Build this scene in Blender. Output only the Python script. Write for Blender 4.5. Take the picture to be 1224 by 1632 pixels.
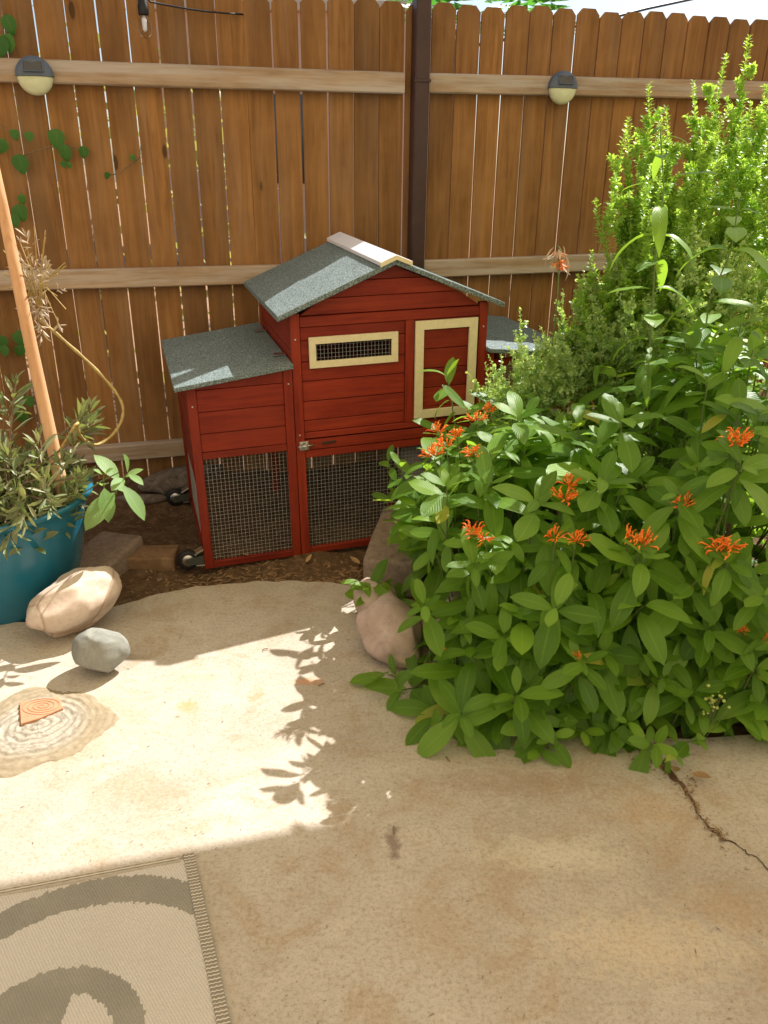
import bpy, bmesh, math, random
import numpy as np
from mathutils import Vector, Matrix, Euler
random.seed(7); np.random.seed(7)
S = bpy.context.scene
for o in list(bpy.data.objects): bpy.data.objects.remove(o)
col = S.collection
R = math.radians
# ------------------------------------------------------------------ camera
CF, CP, CR, CH = 1270.0, R(23.3), R(0.6), 1.2
fw = Vector((0, math.cos(CP), -math.sin(CP))); rt = Vector((1, 0, 0)); dn = Vector((0, -math.sin(CP), -math.cos(CP)))
r2 = rt*math.cos(CR) - dn*math.sin(CR); d2 = dn*math.cos(CR) + rt*math.sin(CR)
CAM = Vector((0, 0, CH))
cd = bpy.data.cameras.new('camera'); co = bpy.data.objects.new('camera', cd); col.objects.link(co); S.camera = co
co.matrix_world = Matrix(((r2.x, -d2.x, -fw.x, 0), (r2.y, -d2.y, -fw.y, 0), (r2.z, -d2.z, -fw.z, CH), (0, 0, 0, 1)))
cd.sensor_fit = 'VERTICAL'; cd.sensor_height = 24; cd.lens = CF/1632*24; cd.clip_start = .02; cd.clip_end = 500
def proj(p):
    v = Vector(p) - CAM; z = v.dot(fw)
    return 612 + CF*v.dot(r2)/z, 816 + CF*v.dot(d2)/z, z
def pray(px, py): return fw + r2*((px-612)/CF) + d2*((py-816)/CF)
def at(px, py, Y): r = pray(px, py); return CAM + r*(Y/r.y)
def gr(px, py, z=0.0): r = pray(px, py); return CAM + r*((z-CH)/r.z)
# ------------------------------------------------------------------ light
SX, SY = .612, .735                      # shadow displacement per metre of height
SEL = math.atan(1/math.hypot(SX, SY))
w = bpy.data.worlds.new('World'); S.world = w; w.use_nodes = True
nt = w.node_tree; nt.nodes.clear()
sky = nt.nodes.new('ShaderNodeTexSky'); sky.sky_type = 'NISHITA'; sky.sun_disc = False
sky.sun_elevation = SEL; sky.sun_rotation = math.atan2(SX, SY); sky.dust_density = 1.5
bg = nt.nodes.new('ShaderNodeBackground'); bg.inputs[1].default_value = .08
ow = nt.nodes.new('ShaderNodeOutputWorld'); nt.links.new(sky.outputs[0], bg.inputs[0]); nt.links.new(bg.outputs[0], ow.inputs[0])
sl = bpy.data.lights.new('sun', 'SUN'); sl.energy = 4.3; sl.angle = R(.55); sl.color = (1, .965, .92)
so = bpy.data.objects.new('sun', sl); col.objects.link(so)
so.rotation_euler = Vector((SX, SY, 1)).to_track_quat('Z', 'Y').to_euler()
S.view_settings.view_transform = 'Standard'; S.view_settings.look = 'None'; S.view_settings.gamma = 1
S.view_settings.exposure = .97
S.render.engine = 'CYCLES'
try:
    S.cycles.max_bounces = 10; S.cycles.diffuse_bounces = 6; S.cycles.transmission_bounces = 8; S.cycles.transparent_max_bounces = 8
except Exception: pass
# ------------------------------------------------------------------ materials
def N(nt, t, **k):
    n = nt.nodes.new(t)
    for a, v in k.items(): setattr(n, a, v)
    return n
class Mat:
    def __init__(s, name, rough=.8, spec=.3):
        s.m = bpy.data.materials.new(name); s.m.use_nodes = True; s.t = s.m.node_tree
        s.b = s.t.nodes['Principled BSDF']; s.b.inputs['Roughness'].default_value = rough
        s.b.inputs['Specular IOR Level'].default_value = spec
        s.out = s.t.nodes['Material Output']; s.tc = N(s.t, 'ShaderNodeTexCoord'); s.oi = N(s.t, 'ShaderNodeObjectInfo')
    def l(s, a, b): s.t.links.new(a, b)
    def coords(s, scale=(1, 1, 1), rnd=0.0, src='Object'):
        mp = N(s.t, 'ShaderNodeMapping'); mp.inputs['Scale'].default_value = scale
        s.l(s.tc.outputs[src], mp.inputs[0])
        if rnd:
            m = N(s.t, 'ShaderNodeMath', operation='MULTIPLY'); m.inputs[1].default_value = rnd; s.l(s.oi.outputs['Random'], m.inputs[0])
            c = N(s.t, 'ShaderNodeCombineXYZ')
            for i in range(3): s.l(m.outputs[0], c.inputs[i])
            s.l(c.outputs[0], mp.inputs['Location'])
        return mp.outputs[0]
    def noise(s, vec, scale, detail=4, rough=.6, dist=0.0):
        n = N(s.t, 'ShaderNodeTexNoise'); s.l(vec, n.inputs['Vector']); n.inputs['Scale'].default_value = scale
        n.inputs['Detail'].default_value = detail; n.inputs['Roughness'].default_value = rough; n.inputs['Distortion'].default_value = dist
        return n.outputs['Fac']
    def vor(s, vec, scale, feature='F1'):
        n = N(s.t, 'ShaderNodeTexVoronoi', feature=feature); s.l(vec, n.inputs['Vector']); n.inputs['Scale'].default_value = scale
        return n.outputs['Distance']
    def ramp(s, fac, stops):
        r = N(s.t, 'ShaderNodeValToRGB'); s.l(fac, r.inputs[0]); e = r.color_ramp.elements
        while len(e) < len(stops): e.new(.5)
        for i, (p, c) in enumerate(stops):
            e[i].position = p; e[i].color = (*c, 1) if not isinstance(c, float) else (c, c, c, 1)
        return r.outputs[0]
    def mix(s, fac, a, b, mode='MIX'):
        m = N(s.t, 'ShaderNodeMix', data_type='RGBA', blend_type=mode)
        for inp, v in ((0, fac), (6, a), (7, b)):
            if isinstance(v, (int, float)): m.inputs[inp].default_value = v
            elif isinstance(v, tuple): m.inputs[inp].default_value = (*v, 1)
            else: s.l(v, m.inputs[inp])
        return m.outputs[2]
    def math(s, op, a, b=0.0):
        m = N(s.t, 'ShaderNodeMath', operation=op)
        for i, v in enumerate((a, b)):
            if isinstance(v, (int, float)): m.inputs[i].default_value = v
            else: s.l(v, m.inputs[i])
        return m.outputs[0]
    def col(s, c):
        if isinstance(c, tuple): s.b.inputs['Base Color'].default_value = (*c, 1)
        else: s.l(c, s.b.inputs['Base Color'])
    def bump(s, h, strength=.3, dist=.002):
        b = N(s.t, 'ShaderNodeBump'); b.inputs['Strength'].default_value = strength; b.inputs['Distance'].default_value = dist
        s.l(h, b.inputs['Height']); s.l(b.outputs[0], s.b.inputs['Normal']); return s
def plain(name, c, rough=.6, metal=0.0, spec=.4, var=.12, bump=.15, sc=60):
    m = Mat(name, rough, spec); m.b.inputs['Metallic'].default_value = metal
    v = m.coords(rnd=5); n = m.noise(v, sc, 5)
    m.col(m.mix(m.ramp(n, [(.3, 0.0), (.7, 1.0)]), tuple(x*(1-var) for x in c), tuple(min(1, x*(1+var)) for x in c)))
    m.bump(n, bump, .001); return m.m
def wood(name, dark, mid, light, along='z', rough=.75, knots=True, weather=None, gloss=.25, rnd_amt=.35, bump=.35):
    m = Mat(name, rough, gloss)
    sc = {'z': (1, 1, .06), 'x': (.06, 1, 1), 'y': (1, .06, 1)}[along]
    v = m.coords(sc, rnd=7.3)
    g = m.noise(v, 60, 6, .65, .6); g2 = m.noise(v, 14, 3, .55, 1.2)
    c = m.ramp(g, [(.28, dark), (.5, mid), (.75, light)])
    c = m.mix(m.ramp(g2, [(.35, 0.0), (.65, .55)]), c, dark)
    blot = m.noise(m.coords((1, 1, 1), rnd=3.1), 5, 3, .6)
    c = m.mix(m.ramp(blot, [(.4, 0.0), (.75, .5)]), c, light)
    if knots:
        sc2 = {'z': (1, 1, .35), 'x': (.35, 1, 1), 'y': (1, .35, 1)}[along]
        kd = m.vor(m.coords(sc2, rnd=11.7), 6.5)
        k = m.ramp(kd, [(.0, .75), (.055, .9), (.075, .15), (.13, 0.0)])
        c = m.mix(k, c, tuple(x*.35 for x in dark))
    if weather:
        wn = m.noise(m.coords(sc, rnd=2.0), 25, 5, .7); c = m.mix(m.ramp(wn, [(.42, 0.0), (.62, .85)]), c, weather)
    if name == 'stained_cedar':
        sw = m.noise(m.coords((1, 1, .12), rnd=5.5), 9, 5, .7); c = m.mix(m.ramp(sw, [(.48, 0.0), (.72, .5)]), c, (.25, .17, .11)); c = m.mix(m.ramp(m.noise(m.coords((1, 1, .3), rnd=8.8), 4, 4, .6), [(.5, 0.0), (.75, .6)]), c, (.12, .055, .02))
    hv = m.math('MULTIPLY_ADD', m.oi.outputs['Random'], rnd_amt); hv.node.inputs[2].default_value = 1-rnd_amt/2
    c = m.mix(1.0, c, hv, 'MULTIPLY')
    m.col(c); m.bump(g, bump, .0015); return m.m
M = {}
M['fence'] = wood('stained_cedar', (.16, .074, .022), (.285, .136, .042), (.39, .205, .075), 'z', rnd_amt=.42)
M['rail'] = wood('weathered_rail', (.24, .155, .09), (.42, .29, .18), (.55, .42, .29), 'x', weather=(.52, .47, .42), rnd_amt=.15)
M['red_x'] = wood('red_board', (.13, .012, .008), (.25, .026, .010), (.34, .046, .017), 'x', .55, False, rnd_amt=.3, bump=.5)
M['red_z'] = wood('red_post', (.14, .013, .009), (.26, .028, .010), (.34, .046, .017), 'z', .5, False, rnd_amt=.12, bump=.5)
M['red_y'] = wood('red_side_board', (.13, .012, .008), (.23, .024, .010), (.33, .04, .02), 'y', .55, False, rnd_amt=.3, bump=.5)
M['cream'] = plain('cream_paint', (.74, .66, .42), .5, var=.06)
M['white'] = plain('white_paint', (.78, .80, .86), .45, var=.04)
m = Mat('roofing_felt', .92, .2); v = m.coords()
sp = m.noise(v, 210, 4, .85); c = m.ramp(sp, [(.36, (.05, .068, .075)), (.5, (.145, .195, .20)), (.64, (.42, .49, .48))])
c = m.mix(m.ramp(m.noise(v, 9, 4), [(.4, 0.0), (.7, .3)]), c, (.10, .125, .12)); m.col(c); m.bump(sp, .7, .0015); M['felt'] = m.m
M['steel_brown'] = plain('brown_post_paint', (.055, .026, .022), .45, var=.2, sc=20)
M['zinc'] = plain('zinc_metal', (.62, .62, .6), .32, 1.0, var=.15, sc=90)
M['wire'] = plain('galvanised_wire', (.42, .41, .40), .5, .4, var=.1)
M['rubber'] = plain('black_rubber', (.012, .012, .013), .6)
M['greymetal'] = plain('grey_bracket', (.10, .11, .10), .45, .5)
M['dark'] = plain('inside_shade_dark', (.05, .03, .02), .9)  # near-black colour stands in for shade in slots and coop interior
M['lamp_body'] = plain('slate_plastic', (.10, .13, .18), .4, var=.05)
M['panel'] = plain('solar_cell', (.008, .012, .03), .12, spec=.8)
M['lens'] = plain('cream_lens', (.62, .66, .44), .35, var=.05)
M['black'] = plain('black_cable', (.012, .012, .014), .5)
g_ = Mat('bulb_glass', .03, .5); g_.b.inputs['Transmission Weight'].default_value = 1; g_.b.inputs['IOR'].default_value = 1.15; g_.col((.95, .97, 1.0)); M['glass'] = g_.m
g_ = Mat('frosted_core', .5, .5); g_.col((.8, .84, .9)); M['core'] = g_.m
M['teal'] = plain('teal_glaze', (.016, .16, .25), .22, spec=.6, var=.1, sc=12, bump=.04)
M['stake'] = wood('bare_stake', (.50, .26, .12), (.66, .38, .20), (.75, .48, .28), 'z', .6, False, rnd_amt=.1, bump=.15)
def stone(name, a, b, c_, sc=18, rough=.85, vein=None):
    m = Mat(name, rough, .25); v = m.coords(rnd=9); n = m.noise(v, sc, 7, .65, .8); n2 = m.noise(v, sc*9, 4, .7)
    c = m.ramp(n, [(.3, a), (.5, b), (.7, c_)])
    c = m.mix(m.ramp(n2, [(.55, 0.0), (.75, .35)]), c, tuple(x*.45 for x in a))
    if vein:
        vv = m.vor(m.coords((1, 1, 1), rnd=4), sc*.45, 'DISTANCE_TO_EDGE'); c = m.mix(m.ramp(vv, [(0, .7), (.02, 0.0)]), c, vein)
    m.col(c); m.bump(m.mix(.4, n, n2), .5, .004); return m.m
M['pinkstone'] = stone('pink_granite', (.42, .30, .22), (.58, .46, .37), (.68, .58, .49), 9, vein=(.32, .19, .12))
M['greystone'] = stone('grey_cobble', (.17, .175, .15), (.26, .265, .235), (.34, .34, .30), 12)
M['mauvestone'] = stone('mauve_cobble', (.34, .25, .21), (.47, .36, .31), (.56, .46, .41), 8)
M['beigestone'] = stone('beige_cobble', (.32, .24, .18), (.45, .34, .27), (.55, .44, .36), 8)
M['block'] = stone('brown_cast_block', (.19, .14, .105), (.28, .21, .165), (.35, .27, .22), 40)
M['oldbrick'] = stone('muddy_brick', (.17, .10, .055), (.26, .155, .085), (.33, .22, .14), 25)
M['log'] = stone('grey_log_bark', (.08, .06, .05), (.16, .13, .11), (.26, .22, .19), 30)
# concrete
m = Mat('patio_concrete', .82, .25); v = m.coords()
n1 = m.noise(v, 1.6, 6, .62, .5); n2 = m.noise(v, 7, 7, .7, .8); n3 = m.noise(v, 260, 3, .7)
c = m.ramp(n1, [(.30, (.36, .31, .245)), (.5, (.475, .425, .355)), (.7, (.56, .52, .455))])
c = m.mix(m.ramp(n2, [(.36, .55), (.5, 0.0)]), c, (.38, .28, .18))
c = m.mix(m.ramp(n2, [(.55, 0.0), (.72, .55)]), c, (.64, .58, .48))
n5 = m.noise(m.coords((1, 2.2, 1)), 22, 6, .75, 1.5); c = m.mix(m.ramp(n5, [(.52, 0.0), (.68, .42)]), c, (.33, .25, .17))
c = m.mix(m.ramp(n3, [(.56, 0.0), (.74, .5)]), c, (.24, .18, .11))
sv = m.vor(v, 38); c = m.mix(m.ramp(sv, [(0, .9), (.05, .6), (.075, 0.0)]), c, (.17, .12, .08))
def spot(c, x, y, rx, ry, colr, amt, ns=40):
    mp = N(m.t, 'ShaderNodeMapping'); mp.inputs['Location'].default_value = (-x/rx, -y/ry, 0); mp.inputs['Scale'].default_value = (1/rx, 1/ry, 0)
    m.l(m.tc.outputs['Object'], mp.inputs[0]); ln = N(m.t, 'ShaderNodeVectorMath', operation='LENGTH'); m.l(mp.outputs[0], ln.inputs[0])
    nn = m.noise(v, ns, 5, .7); d = m.math('ADD', ln.outputs['Value'], m.math('MULTIPLY', m.math('SUBTRACT', nn, .5), 2.6))
    return m.mix(m.ramp(d, [(.3, amt), (1.0, 0.0)]), c, colr)
for q in ((-.47, 1.586, .035, .03, (.50, .30, .12), .75), (-.31, 1.63, .025, .04, (.52, .27, .12), .6), (-.19, 1.69, .05, .02, (.60, .30, .16), .75),
          (.023, 1.163, .018, .06, (.20, .14, .12), .8), (-.47, 1.70, .06, .02, (.5, .4, .2), .4), (-.45, 1.42, .14, .10, (.42, .42, .37), .5),
          (.32, 1.14, .16, .05, (.62, .56, .44), .6), (.45, .95, .22, .08, (.60, .50, .36), .6), (.62, 1.03, .12, .06, (.40, .29, .18), .5), (.10, .98, .10, .10, (.38, .28, .18), .45),
          (.30, 1.33, .30, .05, (.34, .24, .16), .5), (-.75, 1.52, .30, .20, (.46, .38, .26), .5), (.55, 1.26, .10, .07, (.44, .30, .17), .5)): c = spot(c, *q)
g1 = m.noise(v, 120, 8, .85); c = m.mix(m.ramp(g1, [(.36, .7), (.5, 0.0)]), c, (.24, .18, .115)); c = m.mix(m.ramp(g1, [(.54, 0.0), (.7, .45)]), c, (.66, .60, .50))
m.col(c); m.bump(m.mix(.5, g1, n3), .45, .0025)
m.l(m.ramp(n2, [(.3, .9), (.7, .62)]), m.b.inputs['Roughness']); M['concrete'] = m.m
m = Mat('soil', .95, .1); v = m.coords(); n1 = m.noise(v, 30, 8, .75); n2 = m.noise(v, 6, 5, .6)
c = m.ramp(n1, [(.3, (.055, .032, .018)), (.5, (.13, .08, .045)), (.72, (.24, .16, .10))]); c = m.mix(m.ramp(n2, [(.4, 0.0), (.7, .5)]), c, (.17, .11, .065))
m.col(c); m.bump(n1, .9, .012); M['soil'] = m.m
m = Mat('mortar', .9, .15); v = m.coords(); n1 = m.noise(v, 55, 6, .7)
c = m.ramp(n1, [(.25, (.24, .20, .15)), (.5, (.37, .335, .27)), (.75, (.48, .45, .38))]); ln = N(m.t, 'ShaderNodeVectorMath', operation='LENGTH'); m.l(v, ln.inputs[0]); w1 = m.noise(v, 9, 3)
rg_ = m.math('SINE', m.math('ADD', m.math('MULTIPLY', ln.outputs['Value'], 330.0), m.math('MULTIPLY', w1, 26.0))); c = m.mix(m.ramp(rg_, [(.1, 0.0), (.95, .55)]), c, (.17, .145, .11))
rt_ = m.ramp(ln.outputs['Value'], [(.085, 0.0), (.125, .75)]); c = m.mix(rt_, c, m.mix(n1, (.22, .165, .095), (.36, .29, .18)))
m.col(c); m.bump(n1, .5, .003); M['mortar'] = m.m
M['clay'] = plain('terracotta_clay', (.52, .25, .14), .75, var=.12, sc=40)
M['clayring'] = plain('terracotta_ridge', (.47, .21, .115), .75, var=.1, sc=40)
M['litter'] = plain('dry_litter', (.27, .17, .09), .9, var=.5, sc=15)
M['dryleaf'] = plain('dry_leaf', (.38, .24, .12), .8, var=.3, sc=30)
M['wall'] = plain('cream_stucco', (.62, .54, .42), .9, var=.08, sc=30)
m = Mat('canopy_cloth', .9, .1); m.col((.50, .43, .31)); t_ = N(m.t, 'ShaderNodeBsdfTranslucent'); t_.inputs[0].default_value = (.88, .70, .41, 1)
ms_ = N(m.t, 'ShaderNodeMixShader'); ms_.inputs[0].default_value = .64; m.l(m.b.outputs[0], ms_.inputs[1]); m.l(t_.outputs[0], ms_.inputs[2]); m.l(ms_.outputs[0], m.out.inputs[0]); M['canopy'] = m.m  # translucency added to warm and brighten the shade under the cover
M['peach'] = plain('peach_stucco', (.68, .46, .32), .9, var=.08, sc=30)
M['far_ground'] = plain('dry_yard_ground', (.33, .19, .10), .95, var=.25, sc=3)
def leafmat(name, top, tip, under, tr, rough=.45, trans=.38, veins=True, spec=.4):
    m = Mat(name, rough, spec); at_ = N(m.t, 'ShaderNodeAttribute', attribute_name='rnd'); uv = N(m.t, 'ShaderNodeUVMap'); uv.uv_map = 'UVMap'
    r = m.math('FRACT', m.math('ADD', at_.outputs['Fac'], m.oi.outputs['Random']))
    c = m.ramp(r, [(0, top), (.6, tuple((a+b)/2 for a, b in zip(top, tip))), (.982, tip), (1, (.42, .38, .07) if veins else tip)])
    sx = N(m.t, 'ShaderNodeSeparateXYZ'); m.l(uv.outputs[0], sx.inputs[0])
    if veins:
        d = m.math('ABSOLUTE', m.math('SUBTRACT', sx.outputs[0], .5)); c = m.mix(m.ramp(d, [(0, .32), (.025, .2), (.05, 0.0)]), c, tuple(min(1, x*1.45) for x in tip))
        ph = m.math('ADD', m.math('MULTIPLY', sx.outputs[1], 60.0), m.math('MULTIPLY', d, -45.0)); sn = m.math('SINE', ph)
        c = m.mix(m.ramp(sn, [(.8, 0.0), (1, .12)]), c, tuple(min(1, x*1.4) for x in tip)); m.bump(sn, .25, .0008)
    geo = N(m.t, 'ShaderNodeNewGeometry'); c = m.mix(m.math('MULTIPLY', geo.outputs['Backfacing'], .75), c, under); m.col(c)
    t = N(m.t, 'ShaderNodeBsdfTranslucent'); m.l(m.mix(.45, tr, m.mix(1.0, c, (3.2, 3.0, 1.2), 'MULTIPLY')), t.inputs[0])
    ms = N(m.t, 'ShaderNodeMixShader'); ms.inputs[0].default_value = trans
    m.l(m.b.outputs[0], ms.inputs[1]); m.l(t.outputs[0], ms.inputs[2]); m.l(ms.outputs[0], m.out.inputs[0]); return m.m
M['leaf'] = leafmat('honeysuckle_leaf', (.060, .145, .010), (.18, .32, .040), (.18, .29, .08), (.38, .64, .03), .42, .38, spec=.32)
M['fineleaf'] = leafmat('fine_leaf', (.19, .33, .05), (.34, .50, .11), (.26, .38, .13), (.50, .70, .07), .38, .45, False)
M['greyleaf'] = leafmat('grey_fine_leaf', (.20, .34, .14), (.46, .60, .30), (.3, .38, .16), (.50, .62, .16), .25, .42, False)
M['fingerleaf'] = leafmat('finger_leaf', (.14, .19, .08), (.34, .33, .19), (.2, .24, .12), (.3, .4, .07), .45, .2, False)
M['paleleaf'] = leafmat('pale_leaf', (.17, .30, .10), (.26, .40, .14), (.28, .4, .2), (.45, .65, .12), .5)
M['deadleaf'] = leafmat('dry_finger_leaf', (.36, .28, .19), (.56, .46, .35), (.52, .42, .32), (.5, .4, .28), .7, .08, False)
M['vineleaf'] = leafmat('vine_leaf', (.05, .17, .04), (.09, .25, .05), (.07, .16, .06), (.12, .4, .05), .4, .35)
M['farleaf'] = leafmat('neighbour_leaf', (.14, .16, .05), (.36, .33, .12), (.25, .25, .12), (.5, .48, .14), .5, .3, False)
M['stem'] = plain('green_stem', (.14, .19, .06), .6, var=.2)
M['brownstem'] = plain('brown_stem', (.22, .15, .09), .8, var=.3)
M['yellowstem'] = plain('yellow_stem', (.46, .34, .12), .6, var=.25, sc=120)
m = Mat('orange_petal', .5, .3); v = m.coords(rnd=5); m.col(m.ramp(m.noise(v, 90, 2), [(.3, (.80, .10, .01)), (.5, (.92, .22, .02)), (.7, (.95, .40, .06))])); M['flower'] = m.m
M['bud'] = plain('lime_bud', (.42, .50, .12), .5, var=.2)
# ------------------------------------------------------------------ helpers
def link(o): col.objects.link(o); return o
def tag(o, label=None, cat=None, group=None, kind=None):
    for k, v in (('label', label), ('category', cat), ('group', group), ('kind', kind)):
        if v: o[k] = v
    return o
def obj(name, me, mat=None, parent=None, mw=None):
    o = bpy.data.objects.new(name, me); link(o)
    if mat is not None and len(me.materials) == 0: me.materials.append(mat)
    if parent is not None: o.parent = parent
    if mw is not None: o.matrix_local = mw
    return o
def empty(name, loc=(0, 0, 0), mw=None):
    o = bpy.data.objects.new(name, None); link(o); o.location = loc; o.empty_display_size = .05
    if mw is not None: o.matrix_world = mw
    return o
def mesh_bm(bm, name='mesh', smooth=False):
    me = bpy.data.meshes.new(name); bmesh.ops.recalc_face_normals(bm, faces=bm.faces); bm.to_mesh(me); bm.free()
    if smooth:
        for p in me.polygons: p.use_smooth = True
    return me
def add_box(bm, x0, x1, y0, y1, z0, z1, bev=.0015):
    r = bmesh.ops.create_cube(bm, size=1); vs = r['verts']
    bmesh.ops.scale(bm, verts=vs, vec=(x1-x0, y1-y0, z1-z0)); bmesh.ops.translate(bm, verts=vs, vec=((x0+x1)/2, (y0+y1)/2, (z0+z1)/2))
    if bev:
        es = list({e for v in vs for e in v.link_edges}); bmesh.ops.bevel(bm, geom=es, offset=bev, segments=1, affect='EDGES')
def boxm(x0, x1, y0, y1, z0, z1, bev=.0015):
    bm = bmesh.new(); add_box(bm, x0, x1, y0, y1, z0, z1, bev); return mesh_bm(bm)
def box(name, x0, x1, y0, y1, z0, z1, mat, parent=None, bev=.0015): return obj(name, boxm(x0, x1, y0, y1, z0, z1, bev), mat, parent)
def prism(pts, y0, y1, axis='y', bev=.001):
    """extrude polygon (a,b) along axis"""
    bm = bmesh.new()
    f = {'y': lambda a, b, t: (a, t, b), 'z': lambda a, b, t: (a, b, t), 'x': lambda a, b, t: (t, a, b)}[axis]
    A = [bm.verts.new(f(a, b, y0)) for a, b in pts]; B = [bm.verts.new(f(a, b, y1)) for a, b in pts]
    bm.faces.new(A); bm.faces.new(B[::-1]); n = len(pts)
    for i in range(n): bm.faces.new((A[i], A[(i+1) % n], B[(i+1) % n], B[i]))
    if bev: bmesh.ops.recalc_face_normals(bm, faces=bm.faces); bmesh.ops.bevel(bm, geom=list(bm.edges), offset=bev, segments=1, affect='EDGES')
    return mesh_bm(bm)
def add_tube(bm, pts, rad, seg=6, cap=True):
    pts = [Vector(p) for p in pts]; n = len(pts); rings = []
    rads = rad if isinstance(rad, (list, tuple)) else [rad]*n
    up = Vector((0, 0, 1))
    for i, p in enumerate(pts):
        d = (pts[min(i+1, n-1)] - pts[max(i-1, 0)])
        d = d.normalized() if d.length > 1e-9 else Vector((0, 0, 1))
        a = d.cross(up if abs(d.z) < .9 else Vector((1, 0, 0))).normalized(); b = d.cross(a).normalized()
        rings.append([bm.verts.new(p + (a*math.cos(t) + b*math.sin(t))*rads[i]) for t in [2*math.pi*k/seg for k in range(seg)]])
    for i in range(n-1):
        for k in range(seg): bm.faces.new((rings[i][k], rings[i][(k+1) % seg], rings[i+1][(k+1) % seg], rings[i+1][k]))
    if cap: bm.faces.new(rings[0][::-1]); bm.faces.new(rings[-1])
def tube(name, pts, rad, mat, parent=None, seg=8):
    bm = bmesh.new(); add_tube(bm, pts, rad, seg); return obj(name, mesh_bm(bm, smooth=True), mat, parent)
def add_lathe(bm, prof, seg=24, M_=None):
    rings = []
    for r, z in prof:
        rings.append([bm.verts.new((r*math.cos(2*math.pi*k/seg), r*math.sin(2*math.pi*k/seg), z)) for k in range(seg)])
    for i in range(len(prof)-1):
        for k in range(seg): bm.faces.new((rings[i][k], rings[i][(k+1) % seg], rings[i+1][(k+1) % seg], rings[i+1][k]))
    bm.faces.new(rings[0][::-1]); bm.faces.new(rings[-1])
    if M_ is not None: bmesh.ops.transform(bm, matrix=M_, verts=[v for r in rings for v in r])
def lathe(name, prof, mat, parent=None, seg=32, M_=None, smooth=True):
    bm = bmesh.new(); add_lathe(bm, prof, seg, M_); return obj(name, mesh_bm(bm, smooth=smooth), mat, parent)
def frame_m(d, nrm, loc, s=1.0):
    """local +Y along d, +Z ~ nrm"""
    y = Vector(d).normalized(); z = Vector(nrm); z = (z - y*z.dot(y))
    z = z.normalized() if z.length > 1e-6 else y.orthogonal().normalized(); x = y.cross(z)
    return Matrix(((x.x*s, y.x*s, z.x*s, loc[0]), (x.y*s, y.y*s, z.y*s, loc[1]), (x.z*s, y.z*s, z.z*s, loc[2]), (0, 0, 0, 1)))
def leaf_mesh(L=1, W=.30, droop=.3, fold=.25, n=6, peak=.45, petiole=.06, wave=.0, side=0.0, base=.0, pw=.8):
    """leaf lying along +Y, upper side +Z"""
    vs, fs, uv = [], [], []
    for i in range(n+1):
        t = i/n; y = t
        wd = W*.5*(max(0.0, math.sin(math.pi*min(1, t**(math.log(.5)/math.log(peak))))))**pw
        if base and t < .35: wd = max(wd, base*W*.5*min(1, t*8))
        zc = -droop*t*t; yy = petiole + y*(1-petiole-.25*droop*t*t)*1.0
        z = zc + wd*fold + wave*math.sin(t*9)*wd; sx = side*t*t
        vs += [(-wd+sx, yy, z), (sx, yy, zc), (wd+sx, yy, z)]; uv += [(0, t), (.5, t), (1, t)]
    vs = [(a*L, b*L, c_*L) for a, b, c_ in vs]
    for i in range(n):
        a = i*3; fs += [(a, a+1, a+4, a+3), (a+1, a+2, a+5, a+4)]
    me = bpy.data.meshes.new('leaf'); me.from_pydata(vs, [], fs); l = me.uv_layers.new(name='UVMap')
    for p in me.polygons:
        p.use_smooth = True
        for li in p.loop_indices: l.data[li].uv = uv[me.loops[li].vertex_index]
    return me
_cache = {}
def marr(me):
    k = me.name
    if k not in _cache:
        v = np.empty(len(me.vertices)*3); me.vertices.foreach_get('co', v); v = v.reshape(-1, 3)
        lv = np.empty(len(me.loops), dtype=np.int64); me.loops.foreach_get('vertex_index', lv)
        ls = np.empty(len(me.polygons), dtype=np.int64); me.polygons.foreach_get('loop_start', ls)
        lt = np.empty(len(me.polygons), dtype=np.int64); me.polygons.foreach_get('loop_total', lt)
        u = np.zeros(len(me.loops)*2)
        if me.uv_layers: me.uv_layers[0].data.foreach_get('uv', u)
        _cache[k] = (v, lv, ls, lt, u)
    return _cache[k]
def join(insts, name='foliage'):
    V, LV, LS, U, RN = [], [], [], [], []; vo = lo = 0
    for me, mw in insts:
        v, lv, ls, lt, u = marr(me); A = np.array(mw)
        V.append(v @ A[:3, :3].T + A[:3, 3]); LV.append(lv+vo); LS.append(ls+lo); U.append(u); RN.append(np.full(len(v), random.random())); vo += len(v); lo += len(lv)
    V = np.concatenate(V); LV = np.concatenate(LV); LS = np.concatenate(LS); U = np.concatenate(U); RN = np.concatenate(RN)
    me = bpy.data.meshes.new(name); me.vertices.add(len(V)); me.vertices.foreach_set('co', V.ravel())
    me.loops.add(len(LV)); me.loops.foreach_set('vertex_index', LV.astype(np.int32)); me.polygons.add(len(LS)); me.polygons.foreach_set('loop_start', LS.astype(np.int32))
    me.polygons.foreach_set('use_smooth', np.ones(len(LS), dtype=bool)); me.update(calc_edges=True)
    l = me.uv_layers.new(name='UVMap'); l.data.foreach_set('uv', U)
    a = me.attributes.new('rnd', 'FLOAT', 'POINT'); a.data.foreach_set('value', RN); return me
def place_leaves(root, leaves, mat, name='leaf', limit=295, rest='foliage'):
    """nearest visible leaves are parts of their own, the rest one 'stuff' part (matrices in world space)"""
    inv = root.matrix_world.inverted()
    def key(l):
        x, y, z = proj(l[1].translation); out = 0 if (-30 < x < 1254 and -30 < y < 1662) else 5
        return z + out
    leaves = sorted(leaves, key=key)
    for me, mw in leaves[:limit]:
        if len(me.materials) == 0: me.materials.append(mat)
        o = bpy.data.objects.new(name, me); link(o); o.parent = root; o.matrix_local = inv @ mw
    if len(leaves) > limit:
        me = join([(a, inv @ b) for a, b in leaves[limit:]]); o = obj(rest, me, mat, root); o['kind'] = 'stuff'
def rv(s=1.0): return Vector((random.uniform(-s, s), random.uniform(-s, s), random.uniform(-s, s)))
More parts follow.
